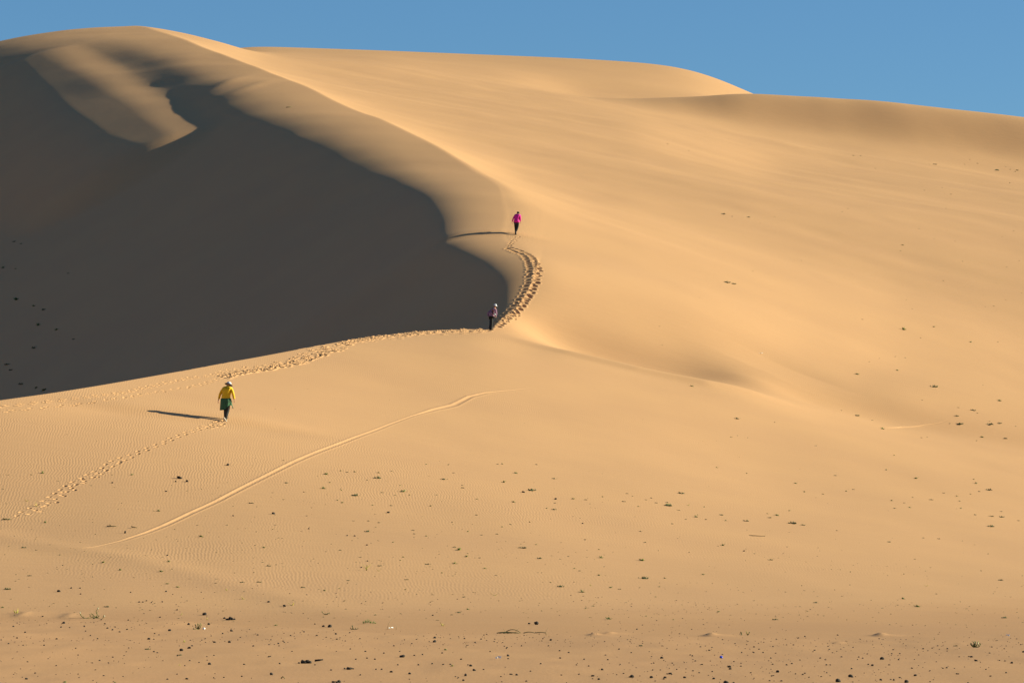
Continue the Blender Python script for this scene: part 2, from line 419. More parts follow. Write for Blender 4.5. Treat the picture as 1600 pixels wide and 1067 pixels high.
# ------------------------------------------------------------------ footprints and the sliding track pressed into the sand
PRINTS = []     # x, y, angle, half length, half width, depth, rim
def line_pts(px, step):
    """ground points every `step` metres along a polyline given in photo pixels"""
    P = [pix_ground(*p) for p in px]
    out = []; carry = 0
    for a, b in zip(P, P[1:]):
        d = Vector((b.x-a.x, b.y-a.y)); L_ = d.length
        if L_ < 1e-6: continue
        t = carry
        while t < L_:
            q = a.xy+d*(t/L_); out.append((q.x, q.y, math.atan2(d.y, d.x))); t += step
        carry = t-L_
    return out
FLAT = bool(globals().get('PREVIEW'))
def prints_along(px, stride, side, depth, rim=.35, jit=.04, scale=1.0, drop=0.0, wide=False):
    k = 0
    for (x, y, a) in line_pts(px, stride):
        if random.random() < drop: continue
        s = 1 if k % 2 else -1; k += 1
        ox, oy = -math.sin(a)*side*s+random.gauss(0, jit), math.cos(a)*side*s+random.gauss(0, jit)
        a2 = a+random.gauss(0, .15); dd = depth*random.uniform(.7, 1.25)
        if wide:
            PRINTS.append((x+ox, y+oy, a2, .13*scale, .17*scale, dd, rim)); continue
        hx, hy = math.cos(a2)*.085*scale, math.sin(a2)*.085*scale
        PRINTS.append((x+ox+hx, y+oy+hy, a2, .115*scale, .075*scale, dd, rim))
        PRINTS.append((x+ox-hx, y+oy-hy, a2, .085*scale, .065*scale, dd*1.1, rim))
# up the ridge between the two far walkers: many feet
RIDGE_PX = [(772,510),(783,500),(797,488),(812,475),(824,457),(832,438),(834,420),(829,405),(818,397),(803,391),(794,388)]
prints_along(RIDGE_PX, .34, .24, .13, .25, .035, 1.0, 0, True)
prints_along([(788,500),(801,489),(816,475),(829,457),(838,438),(840,421),(834,407)], .42, .10, .11, .25, .03, .9, .1, True)
prints_along([(794,388),(799,380),(804,374),(808,369)], .5, .10, .05, .3, .03)
prints_along([(782,506),(797,497),(812,489)], .45, .15, .06, .3, .12, 1.1)
# along the near crest
CREST_PX = [(764,517),(740,518),(700,519),(650,521.5),(600,527.5),(560,533),(535,538)]
prints_along(CREST_PX, .40, .12, .09, .45, .10, 1.2)
prints_along([(u, v-2) for u, v in CREST_PX], .55, .10, .08, .5, .12, 1.2)
prints_along([(u, v+2) for u, v in CREST_PX], .8, .15, .05, .4, .15, 1.2)
for dv in (0, 3.5, 7, 10):
    prints_along([(532,538+dv*.9),(505,546+dv),(480,553+dv),(466,560+dv*.8)], .5, .2, .09, .35, .18, 1.2, .35)
prints_along([(470,566),(440,572),(420,577),(395,580),(370,584),(348,590)], .38, .16, .12, .4, .06, 1.2)
prints_along([(468,563),(440,568),(415,573),(385,575)], .6, .16, .07, .4, .08, 1.1)
prints_along([(385,575),(355,579),(330,587),(300,590),(265,597),(235,604),(210,610),(185,615),(160,617),(130,621),(100,625),(60,629),(20,634),(-20,638)], .60, .12, .09, .2, .02, .9)
prints_along([(348,590),(325,598),(300,604),(255,611),(225,616),(200,621),(150,628),(100,634),(50,639),(0,644)], .66, .10, .075, .15, .02, .9)
# up to the walker in yellow
prints_along([(353,658),(335,664),(322,667),(306,672),(290,677),(275,683),(262,689),(248,695),(233,700),(217,706),(195,717)], .62, .10, .06, .15, .02, .9)
prints_along([(345,661),(330,666),(315,670)], .5, .15, .08, .25, .05, 1.0)
prints_along([(195,716),(180,722),(160,734),(141,744),(114,755),(99,767),(84,778),(65,788),(46,799),(30,807)], .52, .17, .065, .15, .04, .95)
prints_along([(195,722),(175,730),(150,743),(120,757),(105,769),(88,782),(70,795),(50,803)], .9, .12, .05, .15, .06, .9, .2)
# long sliding track from the foot of the slope up to the open middle
_tp = [(96,857),(130,856),(150,854),(190,845),(230,832),(260,820),(300,801),(340,783),(380,762),(420,742),(460,722),(500,705),(540,690),(580,675),(610,663),(645,650),(680,640),(710,633),(735,620),(760,614),(800,610),(850,605)]
_tw = lambda f: np.interp(f, [0, .1, .5, .62, .72, .80, .86, 1], [.11, .14, .14, .12, .10, .22, .18, .12])
_td = lambda f: np.interp(f, [0, .06, .12, .5, .6, .7, .78, .86, .93, 1], [.006, .010, .017, .017, .010, .008, .022, .022, .014, .0])
TRACK_PX = (_tp, _tw, _td)

# ------------------------------------------------------------------ the sand surface: one sheet
def build_sand(step_u=2.5, row_scale=1.0):
    uc = np.concatenate([np.linspace(-4000, -1400, 14)[:-1], np.linspace(-1400, -260, 34)[:-1], np.linspace(-260, -10, 26)[:-1],
                         np.arange(-10, 1611, step_u), np.linspace(1622, 1860, 24), np.linspace(1900, 3000, 34), np.linspace(3150, 5600, 14)])
    s = row_scale
    dr = np.concatenate([np.linspace(12, 52, 22)[:-1], np.arange(52, 80, .5*s), np.arange(80, 115, .28*s), np.arange(115, 150, .4*s), np.arange(150, 170, .4*s), np.arange(170, 228, .35*s),
                         np.linspace(228, 232, int(14/s))[:-1], np.linspace(232, 262, int(110/s))[:-1], np.arange(262, 300, .4*s), np.arange(300, 470, .8*s), np.arange(470, 530, .6*s), np.arange(530, 640, 1.5*s),
                         np.arange(640, 700, 6), np.arange(700, 1500, 50), np.array([1500, 2000, 3000, 4500, 6500, 8900])])
    dr = np.unique(np.round(dr, 4))
    U = np.broadcast_to(uc[None, :], (len(dr), len(uc))).copy()
    dc = np.interp(uc, dcU, dcD)[None, :]
    R = dr[:, None]
    D = np.where(R < 80, R, np.where(R <= 232, 80+(R-80)*(dc-80)/(232-80), np.where(R <= 300, dc+(R-232)*(300-dc)/(300-232), R)))
    D = np.broadcast_to(D, U.shape).copy()
    return uc, dr, U, D
def add_prints(X, Y, Z):
    """press every footprint into the given points"""
    if not PRINTS: return Z
    order = np.argsort(Y); Ys = Y[order]
    dZ = np.zeros_like(Z)
    for (px, py, a, hl, hw, dep, rim) in PRINTS:
        r = hl*2.2
        i0, i1 = np.searchsorted(Ys, py-r), np.searchsorted(Ys, py+r)
        idx = order[i0:i1]
        idx = idx[np.abs(X[idx]-px) < r]
        if not len(idx): continue
        dx, dy = X[idx]-px, Y[idx]-py
        c, s = math.cos(a), math.sin(a)
        la, lb = (dx*c+dy*s)/hl, (-dx*s+dy*c)/hw
        rr = np.sqrt(la*la+lb*lb)
        dZ[idx] += -dep*np.exp(-rr**4)+rim*dep*np.exp(-((rr-1.45)/.35)**2)*(1+.5*la)
    return Z+np.clip(dZ, -.2, .12)
def track_z(X, Y, Z):
    for (P, wfun, dfun) in TRACKS:
        best = np.full(X.shape, 1e9); tt = np.zeros(X.shape)
        acc = 0
        for a, b in zip(P, P[1:]):
            ax, ay, bx, by = a.x, a.y, b.x, b.y
            L2 = (bx-ax)**2+(by-ay)**2; Ln = math.sqrt(L2)
            t = np.clip(((X-ax)*(bx-ax)+(Y-ay)*(by-ay))/L2, 0, 1)
            dx, dy = X-(ax+t*(bx-ax)), Y-(ay+t*(by-ay))
            sgn = np.sign((bx-ax)*dy-(by-ay)*dx)
            d = np.hypot(dx, dy)
            m = d < np.abs(best)
            best = np.where(m, d*sgn, best); tt = np.where(m, acc+t*Ln, tt)
            acc += Ln
        f = tt/acc
        w = wfun(f); dep = dfun(f)*(1+.35*vnoise(tt/.7, tt*0))
        x = best/w
        Z = Z+dep*(-1.0*np.exp(-(x/.55)**4)+.75*np.exp(-((np.abs(x)-1.05)/.4)**2)*(1+.25*np.sign(x)))
    return Z
TRACKS = [([pix_ground(*p) for p in TRACK_PX[0]], TRACK_PX[1], TRACK_PX[2]),
          ([pix_ground(*p) for p in [(1378,668),(1410,667),(1445,664),(1468,661),(1484,656)]], lambda f: .10+0*f, lambda f: .03*np.sin(np.pi*np.clip(f, 0, 1)))]
def make_ground(step_u, row_scale, detail=True):
    uc, dr, U, D = build_sand(step_u, row_scale)
    Z = terrain(U, D)
    X = (U-800)*D/F
    nr, nc = U.shape
    flag = np.zeros((nr-1, nc-1), bool)
    if detail and (PRINTS or TRACKS):
        # refine the cells that carry a footprint or the track
        cx = .25*(X[1:, 1:]+X[:-1, 1:]+X[1:, :-1]+X[:-1, :-1]); cy = .25*(D[1:, 1:]+D[:-1, 1:]+D[1:, :-1]+D[:-1, :-1])
        cell = .25
        have = set()
        def mark(x, y, r):
            n = int(r/cell)+1
            i, j = int(math.floor(x/cell)), int(math.floor(y/cell))
            for p in range(-n, n+1):
                for q in range(-n, n+1):
                    have.add((i+p+2000)*8192+(j+q))
        for p in PRINTS: mark(p[0], p[1], p[3]*2.0)
        for (P, wf, df) in TRACKS:
            for a, b in zip(P, P[1:]):
                n = int((b-a).length/.2)+1
                for k in range(n):
                    q = a.lerp(b, k/n); mark(q.x, q.y, .75)
        keys = (np.floor(cx/cell).astype(int)+2000)*8192+np.floor(cy/cell).astype(int)
        flag = np.isin(keys, np.fromiter(have, int)) & (cy < 300)
    verts = [np.stack([X, D, Z], -1).reshape(-1, 3)]
    idx = np.arange(nr*nc).reshape(nr, nc)
    q = np.stack([idx[:-1, :-1], idx[:-1, 1:], idx[1:, 1:], idx[1:, :-1]], -1)
    faces = [q[~flag]]
    base = nr*nc
    if flag.any():
        ii, jj = np.nonzero(flag)
        KX, KY = 2, 8
        # global fine lattice over flagged cells: fine index (i*KY+a, j*KX+b)
        a = np.arange(KY+1); b = np.arange(KX+1)
        fi = ii[:, None, None]*KY+a[None, :, None]; fj = jj[:, None, None]*KX+b[None, None, :]
        fi, fj = np.broadcast_arrays(fi, fj)
        key = fi.astype(np.int64)*(nc*KX+1)+fj
        uq, inv = np.unique(key.reshape(-1), return_inverse=True)
        gi = uq//(nc*KX+1); gj = uq % (nc*KX+1)
        i0 = np.minimum(gi//KY, nr-2); j0 = np.minimum(gj//KX, nc-2)
        ta = gi/KY-i0; tb = gj/KX-j0
        def bil(G): return (G[i0, j0]*(1-tb)+G[i0, j0+1]*tb)*(1-ta)+(G[i0+1, j0]*(1-tb)+G[i0+1, j0+1]*tb)*ta
        uu, dd, zz = bil(U), bil(D), bil(Z)
        # points on the rim of the refined zone stay on the coarse edges
        n_need = np.ones(len(uq), bool)
        fpad = np.zeros((nr+1, nc+1), bool); fpad[1:-1, 1:-1] = flag
        onr = (gi % KY == 0); onc = (gj % KX == 0)
        ci = gi//KY; cj = gj//KX
        up = fpad[np.minimum(ci+1, nr), np.minimum(cj+1, nc)]
        dn = fpad[ci, np.minimum(cj+1, nc)]
        lf = fpad[np.minimum(ci+1, nr), cj]
        dl = fpad[ci, cj]
        interior = np.where(onr & onc, up & dn & lf & dl, np.where(onr, up & dn, np.where(onc, up & lf, True)))
        xx = (uu-800)*dd/F
        zt = terrain(uu, dd)
        zp = track_z(xx, dd, zt)
        zp = add_prints(xx, dd, zp)
        xx = np.where(interior, xx, bil(X))
        zz = np.where(interior, zp, zz)
        verts.append(np.stack([xx, dd, zz], -1))
        iv = inv.reshape(fi.shape)+base
        fq = np.stack([iv[:, :-1, :-1], iv[:, :-1, 1:], iv[:, 1:, 1:], iv[:, 1:, :-1]], -1).reshape(-1, 4)
        faces.append(fq)
    V = np.concatenate(verts); Q = np.concatenate([f.reshape(-1, 4) for f in faces])
    me = bpy.data.meshes.new('sand_dunes')
    me.vertices.add(len(V)); me.vertices.foreach_set('co', V.astype(np.float32).ravel())
    me.loops.add(Q.size); me.loops.foreach_set('vertex_index', Q.astype(np.int32).ravel())
    me.polygons.add(len(Q)); me.polygons.foreach_set('loop_start', np.arange(0, Q.size, 4, dtype=np.int32))
    me.polygons.foreach_set('loop_total', np.full(len(Q), 4, np.int32))
    me.update(calc_edges=True)
    me.polygons.foreach_set('use_smooth', np.ones(len(Q), bool))
    me.materials.append(M_SAND)
    o = bpy.data.objects.new('sand_dunes', me); COL.objects.link(o)
    o['kind'] = 'structure'
    o['label'] = 'wind rippled golden sand dunes rising from a flat sand plain'
    print('ground quads', len(Q), 'refined cells', int(flag.sum()))
    return o

make_ground(2.5, 1.0, True)

# ------------------------------------------------------------------ helpers for objects
def link(name, me, parent=None, mat=None):
    o = bpy.data.objects.new(name, me); COL.objects.link(o)
    if mat is not None and me is not None: me.materials.append(mat)
    if parent is not None: o.parent = parent
    return o
def empty(name, loc, rz=0.0, scale=1.0):
    o = bpy.data.objects.new(name, None); COL.objects.link(o)
    o.location = loc; o.rotation_euler = (0, 0, rz); o.scale = (scale,)*3; o.empty_display_size = .2
    return o
def tag(o, label, cat, group=None, kind=None):
    o['label'] = label; o['category'] = cat
    if group: o['group'] = group
    if kind: o['kind'] = kind
def mesh(name, V, Fc, smooth=True):
    me = bpy.data.meshes.new(name); me.from_pydata([tuple(v) for v in V], [], [tuple(f) for f in Fc]); me.update()
    if smooth: me.polygons.foreach_set('use_smooth', [True]*len(me.polygons))
    return me
def skin(name, P, E, mat, parent, root=0, sub=1):
    """P: (x, y, z, radius) or (x, y, z, rx, ry); grown into one continuous surface"""
    me = bpy.data.meshes.new(name); me.from_pydata([p[:3] for p in P], E, []); me.update()
    o = link(name, me, parent, mat)
    m = o.modifiers.new('skin', 'SKIN'); m.use_smooth_shade = True
    for i, p in enumerate(P):
        sv = me.skin_vertices[0].data[i]
        sv.radius = (p[3], p[4] if len(p) > 4 else p[3]); sv.use_root = (i == root)
    s = o.modifiers.new('sub', 'SUBSURF'); s.levels = sub; s.render_levels = sub
    return o
def lathe(name, prof, mat, parent, loc=(0, 0, 0), rot=(0, 0, 0), n=20):
    V, Fc = [], []
    for (r, z) in prof:
        for k in range(n):
            a = 2*math.pi*k/n; V.append((r*math.cos(a), r*math.sin(a), z))
    for i in range(len(prof)-1):
        for k in range(n):
            a, b = i*n+k, i*n+(k+1) % n; Fc.append((a, b, b+n, a+n))
    o = link(name, mesh(name, V, Fc), parent, mat); o.location = loc; o.rotation_euler = rot
    return o
def blob(name, mat, parent, loc, rad, rot=(0, 0, 0), seed=1, amp=0.0, sub=2):
    bm = bmesh.new(); bmesh.ops.create_icosphere(bm, subdivisions=sub, radius=1.0)
    r = random.Random(seed)
    for v in bm.verts:
        k = 1+amp*(r.random()-.5)*2
        v.co = Vector((v.co.x*rad[0]*k, v.co.y*rad[1]*k, v.co.z*rad[2]*k))
    me = bpy.data.meshes.new(name); bm.to_mesh(me); bm.free()
    me.polygons.foreach_set('use_smooth', [True]*len(me.polygons))
    o = link(name, me, parent, mat); o.location = loc; o.rotation_euler = rot
    return o
def hand_pts(P, E, wrist_i, wrist, direction, side=1.0):
    """palm, four curled fingers and a thumb on the side, appended to a skin skeleton"""
    w = Vector(wrist); d = Vector(direction).normalized()
    across = Vector((0, 1, 0)); across = (across-d*across.dot(d)).normalized()
    inn = d.cross(across)*side
    palm = w+d*.055; P.append((*palm, .030, .018)); pi = len(P)-1; E.append((wrist_i, pi))
    for k, (off, ln) in enumerate([(-.028, .065), (-.010, .075), (.009, .071), (.027, .055)]):
        a = palm+across*off+d*.035; b = a+d*ln*.5+inn*.008; c = b+d*ln*.35+inn*.028
        n = len(P)
        P += [(*a, .0100), (*b, .0092), (*c, .0080)]; E += [(pi, n), (n, n+1), (n+1, n+2)]
    a = w+d*.03-across*.032; b = a+d*.03-across*.016+inn*.014; n = len(P)
    P += [(*a, .0115), (*b, .0095)]; E += [(pi, n), (n, n+1)]

SKINC = new_mat('skin', (.36, .19, .12), .55)
YEL = new_mat('yellow_cloth', (.62, .37, .006), .8)
GRN = new_mat('green_cloth', (.026, .09, .04), .8)
TROU = new_mat('dark_trousers', (.028, .027, .026), .85)
BLK = new_mat('black_cloth', (.012, .012, .013), .85)
HATW = new_mat('pale_hat', (.46, .48, .54), .85)
HATD = new_mat('dark_brim', (.03, .03, .04), .85)
MAG = new_mat('magenta_cloth', (.62, .012, .26), .75)
MAUVE = new_mat('mauve_cloth', (.24, .12, .19), .85)
MAUVE_L = new_mat('pale_pink_cloth', (.55, .36, .42), .85)
HAIR = new_mat('hair', (.016, .012, .011), .6)
SHOE = new_mat('shoe', (.05, .045, .04), .8)
SOLE = new_mat('sole', (.62, .58, .52), .8)
GREY_P = new_mat('pale_pouch', (.5, .5, .48), .7)
BOOT = new_mat('boot', (.018, .016, .017), .6)
for m, nm in ((YEL, 'y'), (GRN, 'g'), (MAG, 'm'), (MAUVE, 'v'), (TROU, 't')):
    nt = m.node_tree; n = nt.nodes.new('ShaderNodeTexNoise'); n.inputs['Scale'].default_value = 9; n.inputs['Detail'].default_value = 3
    tc = nt.nodes.new('ShaderNodeTexCoord'); nt.links.new(tc.outputs['Object'], n.inputs['Vector'])
    bp = nt.nodes.new('ShaderNodeBump'); bp.inputs['Distance'].default_value = .05; bp.inputs['Strength'].default_value = .6
    nt.links.new(n.outputs['Fac'], bp.inputs['Height']); nt.links.new(bp.outputs[0], nt.nodes['Principled BSDF'].inputs['Normal'])
# plaid weave of the mauve jacket
nt = MAUVE.node_tree; ck = nt.nodes.new('ShaderNodeTexChecker'); ck.inputs['Scale'].default_value = 14
ck.inputs[1].default_value = (.30, .16, .24, 1); ck.inputs[2].default_value = (.15, .075, .13, 1)
tc = nt.nodes.new('ShaderNodeTexCoord'); nt.links.new(tc.outputs['Object'], ck.inputs['Vector'])
nt.links.new(ck.outputs[0], nt.nodes['Principled BSDF'].inputs['Base Color'])

def shoe(parent, x, y, z, ang=0.0, mat=None, pitch=0.0, sole=False, name='shoe'):
    P = [(0, -.10, .045, .040, .042), (0, -.02, .05, .042, .045), (0, .07, .038, .045, .034), (0, .15, .030, .036, .024)]
    o = skin(name, P, [(0, 1), (1, 2), (2, 3)], mat or SHOE, parent)
    o.location = (x, y, z); o.rotation_euler = (pitch, 0, ang)
    if sole:
        V = [(sx*w, yy, zz) for zz in (-.004, .014) for (yy, w) in ((-.15, .030), (-.10, .042), (0, .036), (.09, .050), (.16, .040), (.19, .018)) for sx in (-1, 1)]
        Fc = []
        for lay in (0, 12):
            for k in range(5): Fc.append((lay+2*k, lay+2*k+1, lay+2*k+3, lay+2*k+2))
        for k in range(5):
            for q in (0, 1): Fc.append((2*k+q, 2*k+2+q, 14+2*k+q, 12+2*k+q))
        Fc += [(0, 1, 13, 12), (10, 11, 23, 22)]
        link('sole', mesh('sole', V, Fc, False), o, SOLE)
    return o

def place(u, v, hpx, href):
    g = pix_ground(u, v)
    sc = hpx*g.y/F/href
    print('walker', [round(c, 1) for c in g], 'scale', round(sc, 3))
    return g, sc

# ---- walker in the yellow jacket (seen from behind, climbing away from the camera)
g, sc = place(353, 657.5, 62, 1.70)
y0 = empty('person', (g.x, g.y, g.z), -.38, sc)
tag(y0, 'person in yellow jacket, pale bucket hat and green waist cloth walking up the near slope', 'person')
def zg(dx, dy, base=g, s=sc):
    """ground height under a local offset, in local units"""
    X_, Y_ = base.x+dx*s, base.y+dy*s
    return (float(terrain(np.array([800+F*X_/Y_]), np.array([Y_]))[0])-base.z)/s
P = [(-.02,.03,.90,.145,.115), (-.02,.05,1.05,.135,.10), (0,.09,1.24,.16,.115), (.01,.13,1.40,.12,.085), (.02,.155,1.47,.055), (.035,.185,1.545,.075,.085), (.04,.20,1.61,.070,.080)]
E = [(0,1),(1,2),(2,3),(3,4),(4,5),(5,6)]
P += [(-.175,.12,1.39,.055), (-.30,.06,1.17,.042), (-.385,.07,.90,.030)]; E += [(3,7),(7,8),(8,9)]
hand_pts(P, E, 9, (-.385,.07,.90), (-.15,.12,-1), 1)
n = len(P); P += [(.195,.12,1.385,.055), (.31,.05,1.17,.042), (.35,.10,.93,.030)]; E += [(3,n),(n,n+1),(n+1,n+2)]
hand_pts(P, E, n+2, (.35,.10,.93), (.05,.2,-1), -1)
lf = (-.10, .22, zg(-.10, .22)); rf = (.0, -.08, zg(0, -.08)+.02)
n = len(P); P += [(-.11,.06,.80,.085), (-.10,.20,.50+lf[2]*.5,.060), (-.10,.19,.14+lf[2],.038)]; E += [(0,n),(n,n+1),(n+1,n+2)]
n = len(P); P += [(.07,.04,.80,.085), (.05,.06,.48,.058), (.0,-.08,.16+rf[2],.036)]; E += [(0,n),(n,n+1),(n+1,n+2)]
skin('body', P, E, SKINC, y0)
P = [(-.02,.02,.84,.26,.20), (-.02,.03,.98,.235,.185), (-.01,.05,1.10,.225,.175), (0,.08,1.25,.235,.17), (.01,.115,1.39,.18,.13), (.02,.145,1.465,.085),
     (-.17,.115,1.385,.078), (-.245,.08,1.27,.070), (-.31,.06,1.14,.062), (-.375,.07,.93,.046),
     (.19,.115,1.38,.078), (.26,.08,1.27,.070), (.32,.05,1.14,.062), (.352,.095,.92,.050)]
skin('jacket', P, [(0,1),(1,2),(2,3),(3,4),(4,5),(4,6),(6,7),(7,8),(8,9),(4,10),(10,11),(11,12),(12,13)], YEL, y0)
lathe('collar', [(.066,-.03),(.074,.0),(.070,.035),(.060,.03)], YEL, y0, (.022,.15,1.475), (-.25,0,0))
P = [(-.02,.03,.90,.19,.15), (-.11,.06,.78,.125), (-.105,.20,.50+lf[2]*.5,.10), (-.10,.19,.06+lf[2],.085), (.07,.04,.78,.125), (.055,.06,.47,.098), (.01,-.07,.10+rf[2],.082)]
skin('trousers', P, [(0,1),(1,2),(2,3),(0,4),(4,5),(5,6)], TROU, y0)
shoe(y0, lf[0], lf[1]+.03, lf[2], .1, SHOE, .12)
shoe(y0, rf[0], rf[1]-.0, rf[2]+.04, -.15, SHOE, -.75, True)
# hat
h = lathe('hat', [(.0,.085),(.055,.080),(.088,.062),(.100,.03),(.104,.0)], HATW, y0, (.045,.205,1.60), (-.30,.22,0))
lathe('hat_brim', [(.100,.004),(.150,-.022),(.185,-.052),(.181,-.057),(.148,-.030),(.098,-.006)], HATD, h)
# green cloth tied round the waist: wrapped round the hips, one corner flying out to the right
V, Fc = [], []
NA, NZ = 26, 9
for lay in (0, 1):
    for i in range(NA+1):
        a = math.radians(-200+ i*260/NA)          # from the left hip round the back to the right
        fr = i/NA
        low = .46 if fr < .45 else .46+.20*min((fr-.45)/.2, 1)
        if fr > .86: low = .60-.05*(fr-.86)/.14
        for j in range(NZ+1):
            t = j/NZ
            z = .96-(.96-low)*t
            flare = .02*math.sin(a*7+t*2)*t
            rx, ry = .235+.015*t+flare, .175+.03*t+flare
            x, y = -.02+rx*math.cos(a), .03+ry*math.sin(a)
            if fr > .70: x += (fr-.70)/.30*t*.15; y -= (fr-.70)/.30*t*.06; z -= (fr-.70)/.30*t*.02
            if lay: x = -.02+(x+.02)*.965; y = .03+(y-.03)*.965
            V.append((x, y, z))
N1 = (NA+1)*(NZ+1)
for i in range(NA):
    for j in range(NZ):
        a = i*(NZ+1)+j; Fc.append((a, a+1, a+NZ+2, a+NZ+1)); Fc.append((N1+a, N1+a+NZ+1, N1+a+NZ+2, N1+a+1))
for i in range(NA):
    for j in (0, NZ):
        a = i*(NZ+1)+j; Fc.append((a, a+NZ+1, N1+a+NZ+1, N1+a))
for i in (0, NA):
    for j in range(NZ):
        a = i*(NZ+1)+j; Fc.append((a, a+1, N1+a+1, N1+a))
link('waist_cloth', mesh('waist_cloth', V, Fc), y0, GRN)

# ---- walker in magenta on the ridge (seen from behind)
g, sc = place(807, 367, 37.5, 1.65)
p1 = empty('person', (g.x, g.y, g.z), -.3, sc)
tag(p1, 'person with dark hair in magenta jacket walking up the ridge, topmost of the three walkers', 'person')
zb = lambda dx, dy: zg(dx, dy, g, sc)
lf = (-.11, .18, zb(-.11, .18)); rf = (-.02, -.10, zb(-.02, -.10))
P = [(0,.03,.90,.14,.11), (.01,.06,1.05,.125,.095), (.03,.11,1.23,.145,.11), (.05,.15,1.38,.11,.08), (.055,.17,1.45,.05), (.06,.20,1.52,.072,.08), (.06,.21,1.575,.068,.075)]
E = [(0,1),(1,2),(2,3),(3,4),(4,5),(5,6)]
P += [(-.12,.13,1.36,.05), (-.26,.08,1.13,.04), (-.345,.12,.90,.028)]; E += [(3,7),(7,8),(8,9)]
hand_pts(P, E, 9, (-.345,.12,.90), (-.12,.2,-1), 1)
n = len(P); P += [(.21,.13,1.36,.05), (.255,.06,1.12,.04), (.24,.14,.90,.028)]; E += [(3,n),(n,n+1),(n+1,n+2)]
hand_pts(P, E, n+2, (.24,.14,.90), (0,.3,-1), -1)
n = len(P); P += [(-.08,.05,.80,.08), (-.10,.14,.48,.055), (lf[0],lf[1]-.03,.12+lf[2],.034)]; E += [(0,n),(n,n+1),(n+1,n+2)]
n = len(P); P += [(.08,.04,.80,.08), (.04,.05,.46,.055), (rf[0],rf[1]-.02,.12+rf[2],.034)]; E += [(0,n),(n,n+1),(n+1,n+2)]
skin('body', P, E, SKINC, p1)
P = [(.0,.02,.80,.27,.19), (.0,.03,.93,.24,.18), (.01,.06,1.08,.205,.16), (.03,.10,1.24,.215,.16), (.05,.14,1.37,.165,.12), (.055,.165,1.44,.075),
     (-.125,.125,1.36,.070), (-.20,.10,1.24,.064), (-.265,.08,1.11,.056), (-.34,.115,.91,.044),
     (.205,.125,1.35,.068), (.245,.09,1.23,.062), (.262,.065,1.10,.054), (.245,.13,.91,.046)]
skin('jacket', P, [(0,1),(1,2),(2,3),(3,4),(4,5),(4,6),(6,7),(7,8),(8,9),(4,10),(10,11),(11,12),(12,13)], MAG, p1)
P = [(0,.03,.94,.17,.14), (-.08,.05,.79,.12), (-.10,.14,.48,.088), (lf[0],lf[1]-.03,.20+lf[2],.066), (.08,.04,.79,.12), (.04,.05,.46,.086), (rf[0],rf[1]-.02,.20+rf[2],.066)]
skin('leggings', P, [(0,1),(1,2),(2,3),(0,4),(4,5),(5,6)], BLK, p1)
for f_ in (lf, rf):
    skin('boot', [(f_[0],f_[1]-.03,.28+f_[2],.070), (f_[0],f_[1]-.03,.08+f_[2],.064), (f_[0],f_[1]-.02,.05+f_[2],.060), (f_[0],f_[1]+.12,.035+f_[2],.036)], [(0,1),(1,2),(2,3)], BOOT, p1)
hr = skin('hair', [(.06,.20,1.60,.100,.105), (.06,.185,1.55,.108,.11), (.07,.175,1.48,.105,.085), (.075,.165,1.43,.085,.06)], [(0,1),(1,2),(2,3)], HAIR, p1)

# ---- walker in mauve coming down at the foot of the ridge, facing right
g, sc = place(767, 515.5, 42, 1.62)
p2 = empty('person', (g.x, g.y, g.z-.05), 0, sc)
tag(p2, 'person in white cap, mauve jacket and black trousers stepping down at the ridge foot', 'person')
P = [(.03,0,.88,.115,.13), (.06,-.01,1.02,.10,.12), (.13,-.03,1.19,.115,.145), (.20,-.05,1.33,.09,.11), (.235,-.07,1.39,.048), (.262,-.095,1.46,.078,.068), (.270,-.10,1.525,.078,.070), (.33,-.135,1.445,.022)]
E = [(0,1),(1,2),(2,3),(3,4),(4,5),(5,6),(5,7)]
n = len(P); P += [(.10,.10,1.30,.05), (-.20,.12,1.04,.04), (-.10,.10,.83,.030)]; E += [(3,n),(n,n+1),(n+1,n+2)]
hand_pts(P, E, n+2, (-.10,.10,.83), (.4,-.1,-1), 1)
n = len(P); P += [(.27,-.17,1.28,.05), (.33,-.22,1.02,.04), (.285,-.28,.78,.028)]; E += [(3,n),(n,n+1),(n+1,n+2)]
hand_pts(P, E, n+2, (.285,-.28,.78), (-.1,-.15,-1), -1)
n = len(P); P += [(.03,-.08,.80,.08), (.04,-.10,.45,.055), (.0,-.10,.10,.034)]; E += [(0,n),(n,n+1),(n+1,n+2)]
n = len(P); P += [(.02,.08,.80,.08), (.0,.08,.45,.055), (-.06,.09,.10,.034)]; E += [(0,n),(n,n+1),(n+1,n+2)]
bd = skin('body', P, E, SKINC, p2)
for s_ in (-1, 1):
    blob('eye', BLK, p2, (.318+.012*s_, -.135-.0*s_+.03*s_*-.6, 1.485), (.010,.010,.007), sub=1)
blob('nose', SKINC, p2, (.345,-.14,1.462), (.016,.014,.02), sub=1)
blob('mouth', new_mat('lips', (.25,.08,.07), .5), p2, (.325,-.142,1.425), (.018,.012,.006), sub=1)
for s_ in (-1, 1): blob('ear', SKINC, p2, (.255+.03*s_*.4, -.095-.075*s_, 1.475), (.016,.008,.026), sub=1)
P = [(.05,0,.80,.20,.22), (.05,0,.92,.19,.21), (.07,-.01,1.04,.18,.19), (.12,-.03,1.19,.18,.19), (.19,-.05,1.31,.145,.15), (.23,-.07,1.375,.075),
     (.09,.11,1.28,.075), (-.06,.12,1.17,.072), (-.20,.12,1.04,.066), (-.115,.10,.86,.052),
     (.265,-.16,1.26,.070), (.31,-.20,1.14,.064), (.33,-.22,1.01,.058), (.292,-.27,.83,.046)]
skin('jacket', P, [(0,1),(1,2),(2,3),(3,4),(4,5),(4,6),(6,7),(7,8),(8,9),(4,10),(10,11),(11,12),(12,13)], MAUVE, p2)
